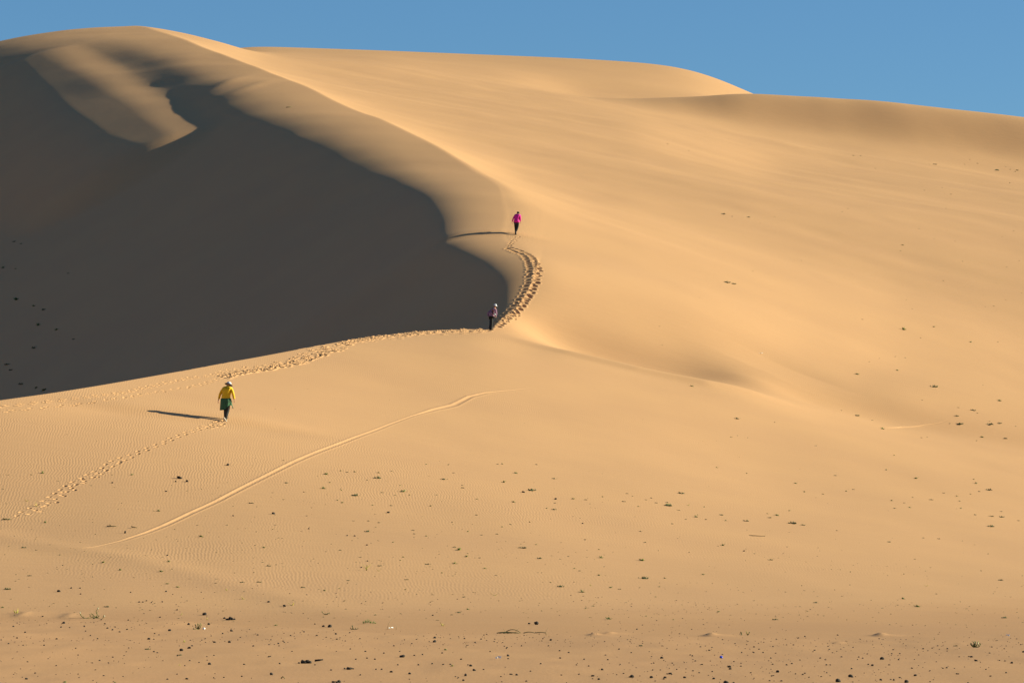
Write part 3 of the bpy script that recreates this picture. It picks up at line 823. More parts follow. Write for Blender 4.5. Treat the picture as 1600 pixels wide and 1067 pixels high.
skin('jacket_front', [(.27,-.16,1.28,.055), (.25,-.20,1.12,.06), (.22,-.20,.90,.065)], [(0,1),(1,2)], MAUVE_L, p2)
skin('shoulder_strap', [(.12,-.17,1.38,.024), (.07,-.225,1.22,.024), (.13,-.24,1.05,.024), (.20,-.25,.96,.024)], [(0,1),(1,2),(2,3)], BLK, p2)
blob('pouch', GREY_P, p2, (.235,-.275,.95), (.06,.035,.08), amp=.06, seed=4)
for (gx, gy, gz, dx) in ((-.075,.095,.77,.3), (.275,-.30,.69,-.1)):
    P = []; E = []; P.append((gx-dx*.1, gy, gz+.09, .034)); hand_pts(P, E, 0, (gx-dx*.1, gy, gz+.09), (dx,-.1,-1), 1)
    P = [tuple(list(p[:3])+[r+.006 for r in p[3:]]) for p in P]
    skin('glove', P, E, BLK, p2)
P = [(.03,0,.92,.155,.17), (.03,-.08,.78,.12), (.04,-.09,.45,.095), (.0,-.08,.07,.082), (.02,.08,.78,.12), (.0,.07,.45,.092), (-.06,.08,.07,.080)]
skin('trousers', P, [(0,1),(1,2),(2,3),(0,4),(4,5),(5,6)], BLK, p2)
shoe(p2, .03, -.10, .0, -math.pi/2-.3, SHOE); shoe(p2, -.03, .09, .0, -math.pi/2-.2, SHOE)
cp = lathe('cap', [(.0,.09),(.05,.084),(.083,.058),(.093,.02),(.092,-.02)], HATW, p2, (.262,-.092,1.525), (.1,.25,0))
V = []
for lay in (0, 1):
    for i in range(9):
        a = math.radians(-75+i*150/8)
        V.append((.085*math.cos(a), .085*math.sin(a), -.004-.008*lay)); V.append((.085*math.cos(a)+.075*math.cos(a*.55), .085*math.sin(a)*.95+.02*math.sin(a), -.022-.008*lay))
Fc = []
for i in range(8):
    a = 2*i; Fc += [(a, a+1, a+3, a+2), (18+a, 18+a+2, 18+a+3, 18+a+1), (a+1, 19+a, 21+a, a+3)]
b_ = link('cap_peak', mesh('cap_peak', V, Fc), cp, HATW); b_.rotation_euler = (0, 0, -.5)

# ------------------------------------------------------------------ plants, stones and small debris on the sand
PG = new_mat('leaf_green', (.10, .12, .022), .6)
PG2 = new_mat('leaf_dark', (.045, .062, .016), .65)
PY = new_mat('leaf_yellow', (.33, .29, .05), .65)
DRY = new_mat('dry_stem', (.30, .22, .11), .85)
STEM = new_mat('stem_olive', (.10, .095, .03), .8)
STONE = new_mat('dark_stone', (.022, .017, .013), .9)
WHITE = new_mat('white_scrap', (.75, .74, .70), .6)
PALE = new_mat('pale_bud', (.62, .60, .42), .7)
BLUE = new_mat('blue_plastic', (.012, .035, .35), .4)

def leaf_geo(V, Fc, base, d, length, width, curl, r):
    """one narrow leaf with thickness: a folded blade of 3 segments"""
    d = Vector(d).normalized(); up = Vector((0, 0, 1))
    side = d.cross(up)
    side = side.normalized() if side.length > .05 else Vector((1, 0, 0))
    p = Vector(base); n0 = len(V)
    for i, w in enumerate((.35, 1.0, .75, .06)):
        t = i/3
        q = p+d*length*t-up*curl*length*t*t
        nrm = side.cross(d).normalized()
        V += [q-side*width*w*.5, q+nrm*width*w*.22, q+side*width*w*.5]
    for i in range(3):
        a = n0+i*3
        Fc += [(a, a+1, a+4, a+3), (a+1, a+2, a+5, a+4), (a+2, a, a+3, a+5)]
def tuft_mesh(seed, n=14, spread=.52, h=.6, w=.17, curl=.35):
    """unit-wide seedling: leaves fanning out of one point"""
    r = random.Random(seed); V, Fc = [], []
    for k in range(n):
        a = r.uniform(0, 2*math.pi); el = r.uniform(.15, 1.25)
        L_ = r.uniform(.6, 1.0)*(spread if el < .7 else h)
        leaf_geo(V, Fc, (r.gauss(0, .06), r.gauss(0, .06), -.03), (math.cos(a)*math.cos(el), math.sin(a)*math.cos(el), math.sin(el)), L_, w*r.uniform(.7, 1.2), curl*r.uniform(.3, 1), r)
    return mesh('seedling', V, Fc)
def clump_mesh(seed):
    """unit-wide creeping cushion: many short round leaves on the ground"""
    r = random.Random(seed); V, Fc = [], []
    for k in range(34):
        x = r.uniform(-.42, .42); y = r.gauss(0, .16); a = r.uniform(0, 2*math.pi); el = r.uniform(.2, 1.4)
        leaf_geo(V, Fc, (x, y, -.02), (math.cos(a)*math.cos(el), math.sin(a)*math.cos(el), math.sin(el)), r.uniform(.16, .42)*(1.3-1.4*abs(x)), .12, .2, r)
    return mesh('seedling', V, Fc)
def stone_mesh(seed):
    r = random.Random(seed); bm = bmesh.new(); bmesh.ops.create_icosphere(bm, subdivisions=2, radius=.5)
    ax = [Vector((r.gauss(0, 1), r.gauss(0, 1), r.gauss(0, 1))).normalized() for _ in range(5)]
    for v in bm.verts:
        k = 1.0
        for q in ax: k -= .22*max(v.co.normalized().dot(q)-.55, 0)/.45
        v.co *= k*(1+r.uniform(-.04, .04)); v.co.z *= .78
    me = bpy.data.meshes.new('stone'); bm.to_mesh(me); bm.free(); me.polygons.foreach_set('use_smooth', [True]*len(me.polygons)); return me
TUFTS = []
for i in range(8):
    me = tuft_mesh(i+1, 13+i % 5) if i % 2 == 0 else clump_mesh(i+40)
    me.materials.append([PG, PG2, PG, PG2][i % 4]); TUFTS.append(me)
YTUFTS = []
for i in range(3):
    me = tuft_mesh(i+70, 7, .35, .8, .10, .2); me.materials.append(PY); YTUFTS.append(me)
STONES = []
for i in range(7):
    me = stone_mesh(i+5); me.materials.append(STONE); STONES.append(me)

# positions read off the photograph in six windows: x y [size 1..4][k = dark stone, y = yellowish]
WIN = {
 (500, 700, 2.857): """28,115,2 155,103 120,105 92,99 262,108 255,132,3 210,140 320,100 358,164 370,192,3 552,137,3 633,163 635,175 520,206 596,108 573,72 474,70 792,69 812,68 875,110,2
 820,150,2 940,186,4 908,195,2k 1045,134,2 966,71 700,225 865,239,2 1052,226,2k 1048,243 1130,224,2 1185,228 1262,215 1370,200 1395,212 1355,236,2 1455,228 1478,220 1500,242 1548,240 1553,255,3 1420,258
 1010,266 1045,272,2 155,210,2 98,240 78,230 42,151 12,178 95,186 275,196 335,208 400,207 235,252 318,254 493,256,2 305,286,2k 698,296 590,329 1172,334,1k 935,327 850,338 812,349 215,322 150,322 262,330
 248,351 212,370,2 122,388,1k 155,390,1k 415,364 420,380 720,385 790,381 474,390 660,370 1430,369 1572,335 1182,405 1450,418 620,452,3 660,467 653,482,2 600,440 210,430,1k 325,418 905,443,3 965,428
 978,490,2 712,487 1255,487,2 1437,499,3 1245,450 1108,480 90,453 180,484 370,484 358,498 480,516,2 600,513,2 735,535,2 265,523,2 262,545,2y 1135,535 1158,545 1245,565,2 1445,579,3 1540,578
 785,565 385,584,2 125,588 545,554 1030,597 1075,616,3 1170,640,3 1210,611,2y 1295,620,2 1338,627 1515,616 1498,661 20,632 85,624 380,629 780,655,3y 642,662 502,651 1220,702 660,717,2 618,731,2
 503,744,1k 587,741 115,715 248,742 1290,760,3 1205,753 1185,713 1577,763 1415,806,1k 525,765 548,790,3y 1455,747 210,530,3y 185,530,1k 212,502,1k""",
 (1040, 700, 2.857): """68,200,3 10,253,3 60,275 100,253,2y 172,260 143,295 135,305,2 90,315 180,316 248,296,2 268,321 360,323,2 463,308,2 497,298,2 455,290 553,277 565,334,3 612,341,2 763,365 580,155,2 757,120 620,193
 703,203 805,190 838,182 1115,133,2 1375,137 1385,155,2 1443,185,3 1400,191 1362,203 1300,212 1313,234 1242,198 1185,228,2 1103,217 1090,263 1065,242 1008,232 1022,266 1317,266 1380,295 1453,302,2
 1497,305,3 1575,321 1497,280 1450,348,3 362,110 227,84 985,95 1020,30 1150,398 1220,402 997,416,2 1325,411 1380,428 1440,470 680,442,1y 540,438 255,432,2 235,435 350,457,1k 395,468 467,496,2 168,562,2
 105,463 825,550 823,608 755,630 788,658 535,639 608,611 1113,493 1183,530 1065,560 1495,587,2 1592,567 1410,545 1478,620 1463,646 1540,661 1165,613,2y 1208,648 670,687,2 600,705 628,723 405,737
 487,763,2 525,752 235,728,2 395,678 35,763 55,643 180,637 320,694 705,745 635,748 1060,670,2 1035,698 1125,705,3 965,711 1007,738 1000,785 1055,791 1160,789 1345,796 1513,755,2 1592,775 1315,683
 768,832,1k 1133,825 1218,827 622,838,1k 592,845,1k 1200,850 1295,880,2 310,870,1k 395,885,1k 665,900,1k 690,935,1k 600,943,1k 285,975,2k 288,984,2k 500,997,3k 305,950,1k 163,963,1k 215,1027,2k
 85,1022,2k 270,1046,3k 770,1040,4k 825,1018,3k 830,982,1k 905,963,1k 923,968,2k 862,930,1k 965,940,3k 880,935,1k 1040,942,1k 1115,1013,2k 1385,947,2k 1365,930,2k 1545,957,2k 1258,893,1k 1150,893,1k
 1238,980,1k 1255,978,1k 1018,1033,2k 640,1020,1k 735,965,1k 718,965,1k 1075,1043,3k 960,1032,2k 1365,1020,1 1490,945,1k 1430,985,1k 1598,908,2k 208,995,1k 150,1000,1k 30,957,1k 435,910,1k 1190,890,1k
 470,935,1k 540,965,1k 580,1005,1k 1300,1005,1k 1450,1015,1k 1520,1000,1k 1180,1040,1k 1350,1045,1k 720,1000,1k 20,1005,2k 50,985,1k 120,925,1k 195,900,1k 340,910,1k 380,1000,1k 1010,915,1k 1100,980,1k""",
 (500, 700, 2.8571): """512,845,2k 511,863,3k 72,828,1k 75,850,1k 645,848,1k 720,850,1k 693,865,1k 1030,855,2k 995,848,1k 835,888,1k 203,905,1k 285,913,1k 367,930,3k 422,923,1k 458,919,1k 545,912,1k 560,898,2 630,940,1k
 590,970,2 550,963,1k 582,963,1k 500,960,1k 660,965,1k 673,970,2k 688,990,2k 840,925,2k 840,937,1k 1070,902,1k 1072,935,1k 985,960,1k 1145,965,1k 940,993,1k 1078,1010,1k 878,1010,2k 850,1007,1k 650,1013,2k
 605,1017,1k 640,1035,2k 808,1017,1k 318,997,2k 250,985,1k 275,985,1k 348,965,1k 245,940,1k 210,935,1k 130,985,3k 110,980,1k 50,988,1k 85,1043,3k 60,1043,2k 1260,987,2k 1285,942,1k 1340,963,1k 1355,1003,1k
 1393,1020,3k 1480,1022,2k 1485,988,1k 1490,957,1k 1525,935,2k 1390,910,1k 1430,880,2 1218,1015,2k 1245,1030,2k 1335,895,1k 1110,910,1k 1550,1005,1k 1570,1007,1k 1540,1023,2k 1200,970,1k 760,905,1k 900,880,1k
 1020,880,1k 1180,940,1k 400,1005,2k 180,1010,1k 330,880,1k 440,965,1k 730,985,1k 160,940,1k 410,870,1k""",
 (0, 660, 2.621): """175,205,2 35,212 130,212 540,212,2 460,212 460,245,1k 735,227,3k 765,240,2k 720,240,1k 703,255 765,278 680,280,1k 825,270 868,290 933,173,2k 995,198 1160,153 932,243 890,265 1170,245,2 1300,217 1335,210,2
 1350,243 1450,200 1395,195 1325,268,2 1395,270 1455,297,3 1245,282 1340,293 1400,327 1160,313 1115,285 1030,328,2 955,340 955,380,1k 1120,372,2k 1255,380 650,360,2 630,360 110,320,2y 150,340,3y 25,330 25,395,3
 185,407,2 15,270 240,237 370,255 390,455 330,488 825,465,2 810,418 930,418 715,435 975,432 1005,432 1115,435 1125,417 1050,445 1140,470 1155,472 1265,433,1k 1420,460 990,490 640,478 680,465 1080,510,2
 1045,500 620,518 885,530 1390,520 345,525 495,548,1y 685,542,1k 690,567,2 665,550,1y 705,598 150,520 97,510,2 35,505 20,538 245,540 255,582 275,598 380,577 422,571,3 492,602,2 660,608,3 120,625,2 65,620
 378,630 550,632 775,637 890,592 960,613 1040,612 1100,585,2 1075,570 1155,575 885,638 990,652,2 1060,651,2 685,658,2 728,672,2 885,655,1y 880,693 928,685,2y 30,680,3 45,720 10,755,2 65,778,3y 115,747
 220,738 275,750 325,742 437,752,2 305,775,1y 240,690,2k 292,676,1k 328,676,1k 330,700,1k 428,680 535,693,1k 570,733,1k 585,733,1k 600,728,1k 620,735,1k 665,732,1k 680,690,1k 998,720,3y 1000,690
 1100,733,2k 1165,750,2k 1195,745,3y 1240,673,2 1330,686,2 1305,680 1410,730 1425,655 838,785,3k 918,800,2k 740,785,2y 725,765,1k 655,795,1k 850,805,2y 772,825,2k 855,825,2k
 695,850,2k 675,830,1 1128,828,2 948,852,2k 1245,855,1k 1298,870,1k 1325,833,2k 1350,835,3k 1290,823,1k 1375,862,1k 1380,885,1k 912,862,1k 633,862,1k 610,885,2k 630,885,1k 840,883,1k 878,898,2k 940,898,2k
 1037,913,1k 755,897,2y 605,926,2 630,936,1k 775,922,2k 743,932,3k 735,950,2 815,980,1k 858,988,3k 735,993,2y 757,993,1k 1000,988,1k 1112,1030,3k 990,1037,1k 765,1048,2k 875,1043,1k 917,1041,1k
 1305,973,2k 1145,985,1k 1100,957,1k 1425,1005,2k 1380,1063,2k 1435,925,1k 1190,870,1k 1160,893,1k 1140,903,1k 1290,990,1k 175,792,1k 262,820,2k 285,837,1k 250,836,1k 345,833,1k 350,852,1k
 430,822,1k 440,840,1k 472,835,1k 520,845,1k 490,855,1k 415,805,1k 385,800,1k 103,857,1k 70,880,1k 180,892,1k 180,910,1k 232,884,1k 5,888,1k 35,903,1k 320,950,1k 230,993,1k 108,1048,2k 310,922,1k
 265,1062,2 470,1062,2 55,833,1k 525,807,1k 370,870,1k 400,883,1k 460,847,1k 1055,868,1k""",
 (1000, 200, 2.133): """92,52 163,75 712,91 735,92 785,134 965,120 982,120,2 1083,120 1100,104 1125,117 1190,140,2 1220,128 1232,137 1258,140,2 1250,144 1232,182 948,207 1007,198 1037,220 1020,267 278,286,2 308,294 361,296,2
 400,316 448,294 673,278 693,268 930,334 980,367 1050,376 876,389,2 868,408 1075,443 1222,462 1245,342 1265,441 1010,508 376,476 538,440 886,572 908,601 741,636 877,670,3 979,661,2
 935,698 1102,712,2 1192,711 764,777 797,766 851,760 883,764 857,806,2 724,819,3 980,861,3 1142,855 1198,907,2 940,905 1062,930 1110,939,2 1125,948 1055,958,2 1068,985,3 1033,983 1167,986,3 1198,982,2
 1165,975 1253,992 173,859,2 322,967,2 449,979 724,957,2 808,1001,2 325,1023 303,1028 358,1030 938,1030 956,1028 1140,1028,2 1219,1033,2 1120,1040 584,1057 671,939 773,972 1272,549 1220,571 1150,595
 1180,592 65,659 72,722 199,563""",
 (0, 360, 3.81): """85,65,2 125,77,2 20,220,2 95,226,2 407,253,2 100,410,3 200,448,2 258,470,3 103,521,1 228,562,4 336,590,3 440,645,2 205,697,3 42,796,3 65,828,3 127,913,3 215,935,2 262,949,3""",
}
def zone(u, v):
    if v < 620 and u < 200: return 'in the shaded hollow'
    third = 'left' if u < 400 else 'mid-left' if u < 800 else 'mid-right' if u < 1200 else 'right'
    if v > 984: return 'on the %s foreground plain' % third
    if u > 1000 and v < 520: return 'on the far right slope'
    if u > 1000 and v < 680: return 'beyond the right fold'
    return 'on the %s %s slope' % ('upper' if v < 850 else 'lower', third)
ORD = ['leftmost', 'second from left', 'third from left', 'fourth from left', 'fifth from left', 'sixth from left', 'seventh from left', 'eighth from left', 'ninth from left', 'tenth from left']+[w+' from left' for w in ('eleventh', 'twelfth', 'thirteenth', 'fourteenth', 'fifteenth', 'sixteenth', 'seventeenth', 'eighteenth')]
items = []
for (ox, oy, sc_), txt in WIN.items():
    for tok in txt.split():
        f = tok.split(',')
        u, v = ox+float(f[0])/sc_, oy+float(f[1])/sc_
        c = f[2] if len(f) > 2 else '1'
        items.append((u, v, int(c[0]), c[1:] or 'g'))
plants = [i for i in items if i[3] != 'k']; stones = [i for i in items if i[3] == 'k']
plants.sort(key=lambda i: -i[2]); stones.sort(key=lambda i: -i[2])
WPX = {1: 5.4, 2: 9.5, 3: 14.5, 4: 18}
def sit(u, v, w, rr):
    g = pix_ground(u, v+1.0)
    return g, w*g.y/F
def seed_obj(u, v, s, c, as_data=False):
    r = random.Random(int(u*7+v*13))
    g, size = sit(u, v, WPX[s]*r.uniform(.85, 1.2)*(1.0 if v > 600 else .8), r)
    me = r.choice(YTUFTS) if c == 'y' else r.choice(TUFTS)
    hz = r.uniform(.65, 1.05)
    return g, size, me, r.uniform(0, 6.28), hz
KINDS = {}
def kind_key(it):
    u, v, s, c = it
    return (zone(u, v), c, min(s, 3))
for it in plants[:285]+stones[:285]: KINDS.setdefault(kind_key(it), []).append(it)
for k in KINDS: KINDS[k].sort()
def name_it(o, it):
    z, c, s = kind_key(it); lst = KINDS[(z, c, s)]; i = lst.index(it)
    what = {'k': 'dark stone', 'y': 'yellowish seedling', 'g': 'dark green seedling'}[c]
    size_ = {1: 'tiny', 2: 'small', 3: 'larger'}[s]
    lab = '%s %s %s' % (size_, what, z)
    if len(lst) == 1: lab = 'only '+lab
    elif s >= 2 and len(lst) <= 18: lab += ', '+ORD[i]
    tag(o, lab, 'stone' if c == 'k' else 'plant', '%s %ss %s' % (size_, what, z) if len(lst) > 1 else None)
for it in plants[:285]:
    u, v, s, c = it
    g, size, me, rz, hz = seed_obj(*it)
    o = bpy.data.objects.new('seedling', me); COL.objects.link(o)
    o.location = g; o.rotation_euler = (0, 0, rz); o.scale = (size, size, size*hz)
    name_it(o, it)
for it in stones[:285]:
    u, v, s, c = it
    r = random.Random(int(u*5+v*17))
    w = {1: 3.3, 2: 5.4, 3: 7.6, 4: 11}[s]*r.uniform(.9, 1.2)
    g, size = sit(u, v, w, r)
    o = bpy.data.objects.new('stone', r.choice(STONES)); COL.objects.link(o)
    o.location = (g.x, g.y, g.z+size*.18); o.rotation_euler = (r.uniform(-.3, .3), r.uniform(-.3, .3), r.uniform(0, 6.28)); o.scale = (size*1.05, size*.9, size*.95)
    name_it(o, it)
# specks too small and too many to pick out: grit and sprouts
def scatter(name, label, meshes, pts, mat):
    Vs, Fs, base = [], [], 0
    cache = {}
    for (g, size, k, rz, hz) in pts:
        if k not in cache:
            me = meshes[k % len(meshes)]
            cache[k] = (np.array([v.co[:] for v in me.vertices]), [tuple(p.vertices) for p in me.polygons])
        V, Fc = cache[k]
        c, s = math.cos(rz), math.sin(rz)
        W = np.stack([(V[:, 0]*c-V[:, 1]*s)*size+g[0], (V[:, 0]*s+V[:, 1]*c)*size+g[1], V[:, 2]*size*hz+g[2]], 1)
        Vs.append(W); Fs += [tuple(i+base for i in f) for f in Fc]; base += len(V)
    me = mesh(name, np.concatenate(Vs), Fs); me.materials.append(mat)
    o = bpy.data.objects.new(name, me); COL.objects.link(o)
    o['kind'] = 'stuff'; o['label'] = label
    return o
tiny_stone = []
for i in range(3):
    bm = bmesh.new(); bmesh.ops.create_icosphere(bm, subdivisions=1, radius=.5)
    rr = random.Random(i)
    for v in bm.verts: v.co *= rr.uniform(.8, 1.15)
    me = bpy.data.meshes.new('grit'); bm.to_mesh(me); bm.free(); tiny_stone.append(me)
tiny_tuft = [tuft_mesh(90+i, 4, .5, .5, .2) for i in range(4)]
def tz_many(X_, Y_): return terrain(800+F*X_/Y_, Y_)
rg = np.random.default_rng(3)
pts = []
# plain: grit everywhere, thinning out on the slope
Y_ = rg.uniform(55, 112, 3600); X_ = rg.uniform(-.15, .15, 3600)*Y_
ok = rg.random(3600) < np.clip(.25+1.5*vnoise(X_/4, Y_/9)+.4*(Y_ < 84), .03, 1)
X_, Y_ = X_[ok], Y_[ok]; Z_ = tz_many(X_, Y_)
for x, y, z in zip(X_, Y_, Z_): pts.append(((x, y, z+.003), float(np.clip(rg.exponential(.011)+.011, 0, .042)), int(rg.integers(0, 3)), rg.uniform(0, 6), .8))
scatter('grit', 'dark grit strewn over the flat sand', tiny_stone, pts, STONE)
pts = []
n = 4200
Y_ = rg.uniform(100, 205, n); X_ = rg.uniform(-.15, .15, n)*Y_
dcx = np.interp(800+F*X_/Y_, dcU, dcD)
den = np.clip(1.15-(Y_-118)/42.0, .06, 1)*np.clip(.5+1.6*vnoise(X_/6+5, Y_/5), .05, 1)
ok = (rg.random(n) < den) & (Y_ < dcx-14)
X_, Y_ = X_[ok], Y_[ok]; Z_ = tz_many(X_, Y_)
for x, y, z in zip(X_, Y_, Z_): pts.append(((x, y, z), float(rg.uniform(.035, .105)), int(rg.integers(0, 4)), rg.uniform(0, 6), rg.uniform(.6, 1.0)))
n = 500
Y_ = rg.uniform(245, 480, n); X_ = rg.uniform(.03, .15, n)*Y_
ok = (rg.random(n) < np.clip((X_/Y_-.04)/.09, .05, 1)*np.clip(.4+1.6*vnoise(X_/14+2, Y_/20), 0, 1)) & (Y_ > 262)
X_, Y_ = X_[ok], Y_[ok]; Z_ = tz_many(X_, Y_)
for x, y, z in zip(X_, Y_, Z_): pts.append(((x, y, z), float(rg.uniform(.06, .13)), int(rg.integers(0, 4)), rg.uniform(0, 6), rg.uniform(.5, .9)))
for it in plants[285:]:
    g, size, me, rz, hz = seed_obj(*it); pts.append(((g.x, g.y, g.z), size, int(it[0]) % 4, rz, hz))
scatter('sprouts', 'tiny olive sprouts dotted over the sand slopes', tiny_tuft, pts, PG2)
pts = []
for it in stones[285:]:
    g, size = sit(it[0], it[1], 3.6, None); pts.append(((g.x, g.y, g.z+size*.2), size, 0, 0, .8))
if pts: scatter('small_gravel', 'smallest dark stones on the sand', tiny_stone, pts, STONE)
print('plants', len(plants), 'stones', len(stones))

# ------------------------------------------------------------------ the larger plants and single things
def tube(name, pts, r0, r1, mat, parent, n=6):
    V, Fc = [], []
    P = [Vector(p) for p in pts]
    for i, p in enumerate(P):
        d = (P[min(i+1, len(P)-1)]-P[max(i-1, 0)]).normalized()
        a = d.cross(Vector((.3, 1, .2))).normalized(); b = d.cross(a)
        r = r0+(r1-r0)*i/(len(P)-1)
        for k in range(n): t = 2*math.pi*k/n; V.append(p+a*r*math.cos(t)+b*r*math.sin(t))
    for i in range(len(P)-1):
        for k in range(n): a_, b_ = i*n+k, i*n+(k+1) % n; Fc.append((a_, b_, b_+n, a_+n))
    Fc.append(tuple(range(n-1, -1, -1))); Fc.append(tuple(range((len(P)-1)*n, len(P)*n)))
    return link(name, mesh(name, V, Fc), parent, mat)
def leafy_plant(u, v, label, stems, leafmat=PG, bud=None, ref=None):
    """stems: list of polylines in photo pixels relative to the root (dx right, dy up, dz away in pixels)"""
    g = pix_ground(u, v); px = g.y/F
    e = empty('leafy_plant', g); tag(e, label, 'plant')
    r = random.Random(int(u))
    for st in stems:
        P = [Vector((a*px, c*px, b*px)) for (a, b, c) in st]
        s = tube('stem', P, .011, .006, STEM, e)
        V, Fc = [], []
        L_ = sum((P[i+1]-P[i]).length for i in range(len(P)-1))
        nl = max(5, int(L_/.022))
        for k in range(nl):
            t = (k+.6)/nl*(len(P)-1); i = min(int(t), len(P)-2); p = P[i].lerp(P[i+1], t-i)
            a = r.uniform(0, 2*math.pi); el = r.uniform(.1, 1.2)
            leaf_geo(V, Fc, p, (math.cos(a)*math.cos(el), math.sin(a)*math.cos(el), math.sin(el)), r.uniform(.035, .07), .026, .1, r)
        link('leaves', mesh('leaves', V, Fc), s, leafmat if r.random() < .6 else PG2)
        if bud and st in bud: blob('flower_bud', PALE, s, P[-1], (.016, .016, .026), sub=1)
    return e
S1 = [[(0,0,0),(2,5,0),(0,9,0),(3,15,1)], [(0,0,0),(-5,1,-2),(-9,2,-2),(-9,5,-2)], [(0,0,0),(-10,-1,-6),(-18,-1,-8),(-23,4,-8),(-24,8,-8)], [(0,0,0),(6,-1,-5),(11,-1,-8),(14,3,-8)], [(0,0,0),(-4,4,2),(-7,6,3)], [(0,0,0),(4,2,0),(5,4,0)]]
leafy_plant(150, 965, 'sprawling grey-green plant with pale buds, biggest plant at the lower left', S1, PG, [S1[0], S1[2], S1[3]])
S2 = [[(0,0,0),(1,5,0),(3,9,0)], [(0,0,0),(-4,3,0),(-5,7,1)], [(0,0,0),(-6,0,-3),(-8,1,-4)], [(0,0,0),(3,3,0),(4,6,0)], [(0,0,0),(-2,4,1),(-1,8,2)]]
leafy_plant(310, 983, 'bushy green plant beside a white stone at the lower left', S2, PG)
S3 = [[(0,0,0),(0,5,0),(-1,9,0)], [(0,0,0),(4,3,0),(6,7,0)], [(0,0,0),(-4,3,0),(-6,6,0)], [(0,0,0),(7,1,-2),(10,4,-2)], [(0,0,0),(2,5,1),(3,8,1)]]
leafy_plant(1522, 1011, 'low forked plant with yellow-green leaves near the lower right edge', S3, PG, [S3[1]])
leafy_plant(1168, 992, 'small pale green sprout pair right of centre on the plain edge', [[(0,0,0),(-1,3,0),(-2,6,0)], [(0,0,0),(2,2,0),(3,5,0)], [(-10,0,0),(-10,3,0)]], PY)
leafy_plant(509, 960, 'small yellow-green plant left of the feathery tuft', [[(0,0,0),(-4,2,0),(-6,5,0)], [(0,0,0),(3,1,0),(5,3,0)]], PG)
leafy_plant(553, 983, 'dark green low plant just below the feathery tuft', [[(0,0,0),(-2,3,0),(-3,6,0)], [(0,0,0),(4,0,-2),(6,2,-2)], [(0,0,0),(-5,0,-1)]], PG2)
leafy_plant(573, 891, 'thin yellow sprout standing alone above the feathery tuft', [[(0,0,0),(0,4,0),(1,8,0)], [(0,0,0),(-2,4,0)], [(2,-6,0),(2,-1,0)]], PY)
# feathery tuft
g = pix_ground(575, 974); px = g.y/F
e = empty('feathery_tuft', g); tag(e, 'feathery bright green tuft near the bottom, left of centre', 'plant')
for k, (dx, hh) in enumerate([(-7, 5), (-4, 8), (0, 9), (4, 7), (8, 5), (11, 3)]):
    V, Fc = [], []; r = random.Random(k)
    for q in range(16):
        a = r.uniform(0, 6.28); el = r.uniform(.3, 1.4)
        leaf_geo(V, Fc, (dx*px+r.gauss(0, .01), r.gauss(0, .02), r.uniform(0, .3)*hh*px), (math.cos(a)*math.cos(el), math.sin(a)*math.cos(el), math.sin(el)), hh*px*r.uniform(.4, .8), .012, .1, r)
    link('frond', mesh('frond', V, Fc), e, new_mat('frond_green', (.075, .14, .025), .6) if k == 0 else bpy.data.materials['frond_green'])
# arching grass clump
g = pix_ground(800, 989); px = g.y/F
e = empty('grass_clump', g); tag(e, 'flattened dark grass clump with arching blades at the foot of the slope', 'grass clump')
def arc(x0, x1, h, y=0): return [((x0+(x1-x0)*t)*px, y, h*px*4*t*(1-t)+.005) for t in [i/8 for i in range(9)]]
for (x0, x1, h, mt) in [(-12, 14, 5.5, STEM), (-24, 6, 1.6, PG2), (-14, 10, 1.2, PG2), (-8, 12, 1.0, STEM), (18, 36, 1.8, PG2), (36, 54, 1.3, STEM), (-20, 0, 1.0, STEM)]:
    tube('blade', arc(x0, x1, h, random.uniform(-.06, .06)), .011, .007, mt, e, 5)
for (x0, x1, h) in [(-8, -14, 7), (4, 11, 9)]:
    tube('blade', [(x0*px, 0, .0), ((x0*.4+x1*.6)*px, 0, h*px*.6), (x1*px, 0, h*px)], .005, .003, DRY, e, 5)
g = pix_ground(854, 992); px = g.y/F
e = empty('dry_stalk', g); tag(e, 'thin dry forked stalk at the right end of the grass clump', 'stalk')
tube('stalk', [(0, 0, 0), (-1*px, 0, 5*px), (2*px, 0, 12*px)], .006, .003, DRY, e, 5)
tube('stalk', [(0, 0, 0), (-2.5*px, 0, 3*px), (-2.5*px, 0, 6*px)], .006, .003, DRY, e, 5)
g = pix_ground(605, 983); px = g.y/F
e = empty('dry_stalk', g); tag(e, 'tall bent dry stalk beside white scraps right of the feathery tuft', 'stalk')
tube('stalk', [(0, 0, 0), (2*px, 0, 9*px), (8*px, 0, 17*px)], .006, .003, DRY, e, 5)
tube('stalk', [(14*px, 0, 0), (15*px, 0, 7*px)], .006, .003, DRY, e, 5)
# scraps, cap, sticks, clods
def single(name, u, v, wpx, hpx, mat, label, cat, seed=1, dpx=None, amp=.15):
    g = pix_ground(u, v); px = g.y/F
    o = blob(name, mat, None, (g.x, g.y, g.z+hpx*px*.4), (wpx*px/2, (dpx or wpx)*px/2, hpx*px/2), (0, 0, seed), seed, amp)
    tag(o, label, cat); return o
single('white_stone', 318.5, 983.5, 4.5, 4, WHITE, 'white stone lying at the right side of the bushy green plant', 'stone', 2)
def scrap(u, v, wpx, label, ang):
    g = pix_ground(u, v); px = g.y/F; w = wpx*px/2
    V = []
    for lay in (0, -.006):
        V += [(-w, -.03, .012+lay), (-.2*w, -.045, .05+lay), (w, -.02, .03+lay), (w*.9, .035, .055+lay), (0, .05, .025+lay), (-w*.9, .03, .045+lay)]
    Fc = [(0,1,4,5), (1,2,3,4), (6,11,10,7), (7,10,9,8)]+[(i, (i+1) % 6, (i+1) % 6+6, i+6) for i in range(6)]
    o = link('white_scrap', mesh('white_scrap', V, Fc, False), None, WHITE); o.location = g; o.rotation_euler = (0, 0, ang); tag(o, label, 'litter'); return o
scrap(611, 982.5, 7, 'crumpled white scrap at the foot of the bent dry stalk', .1)
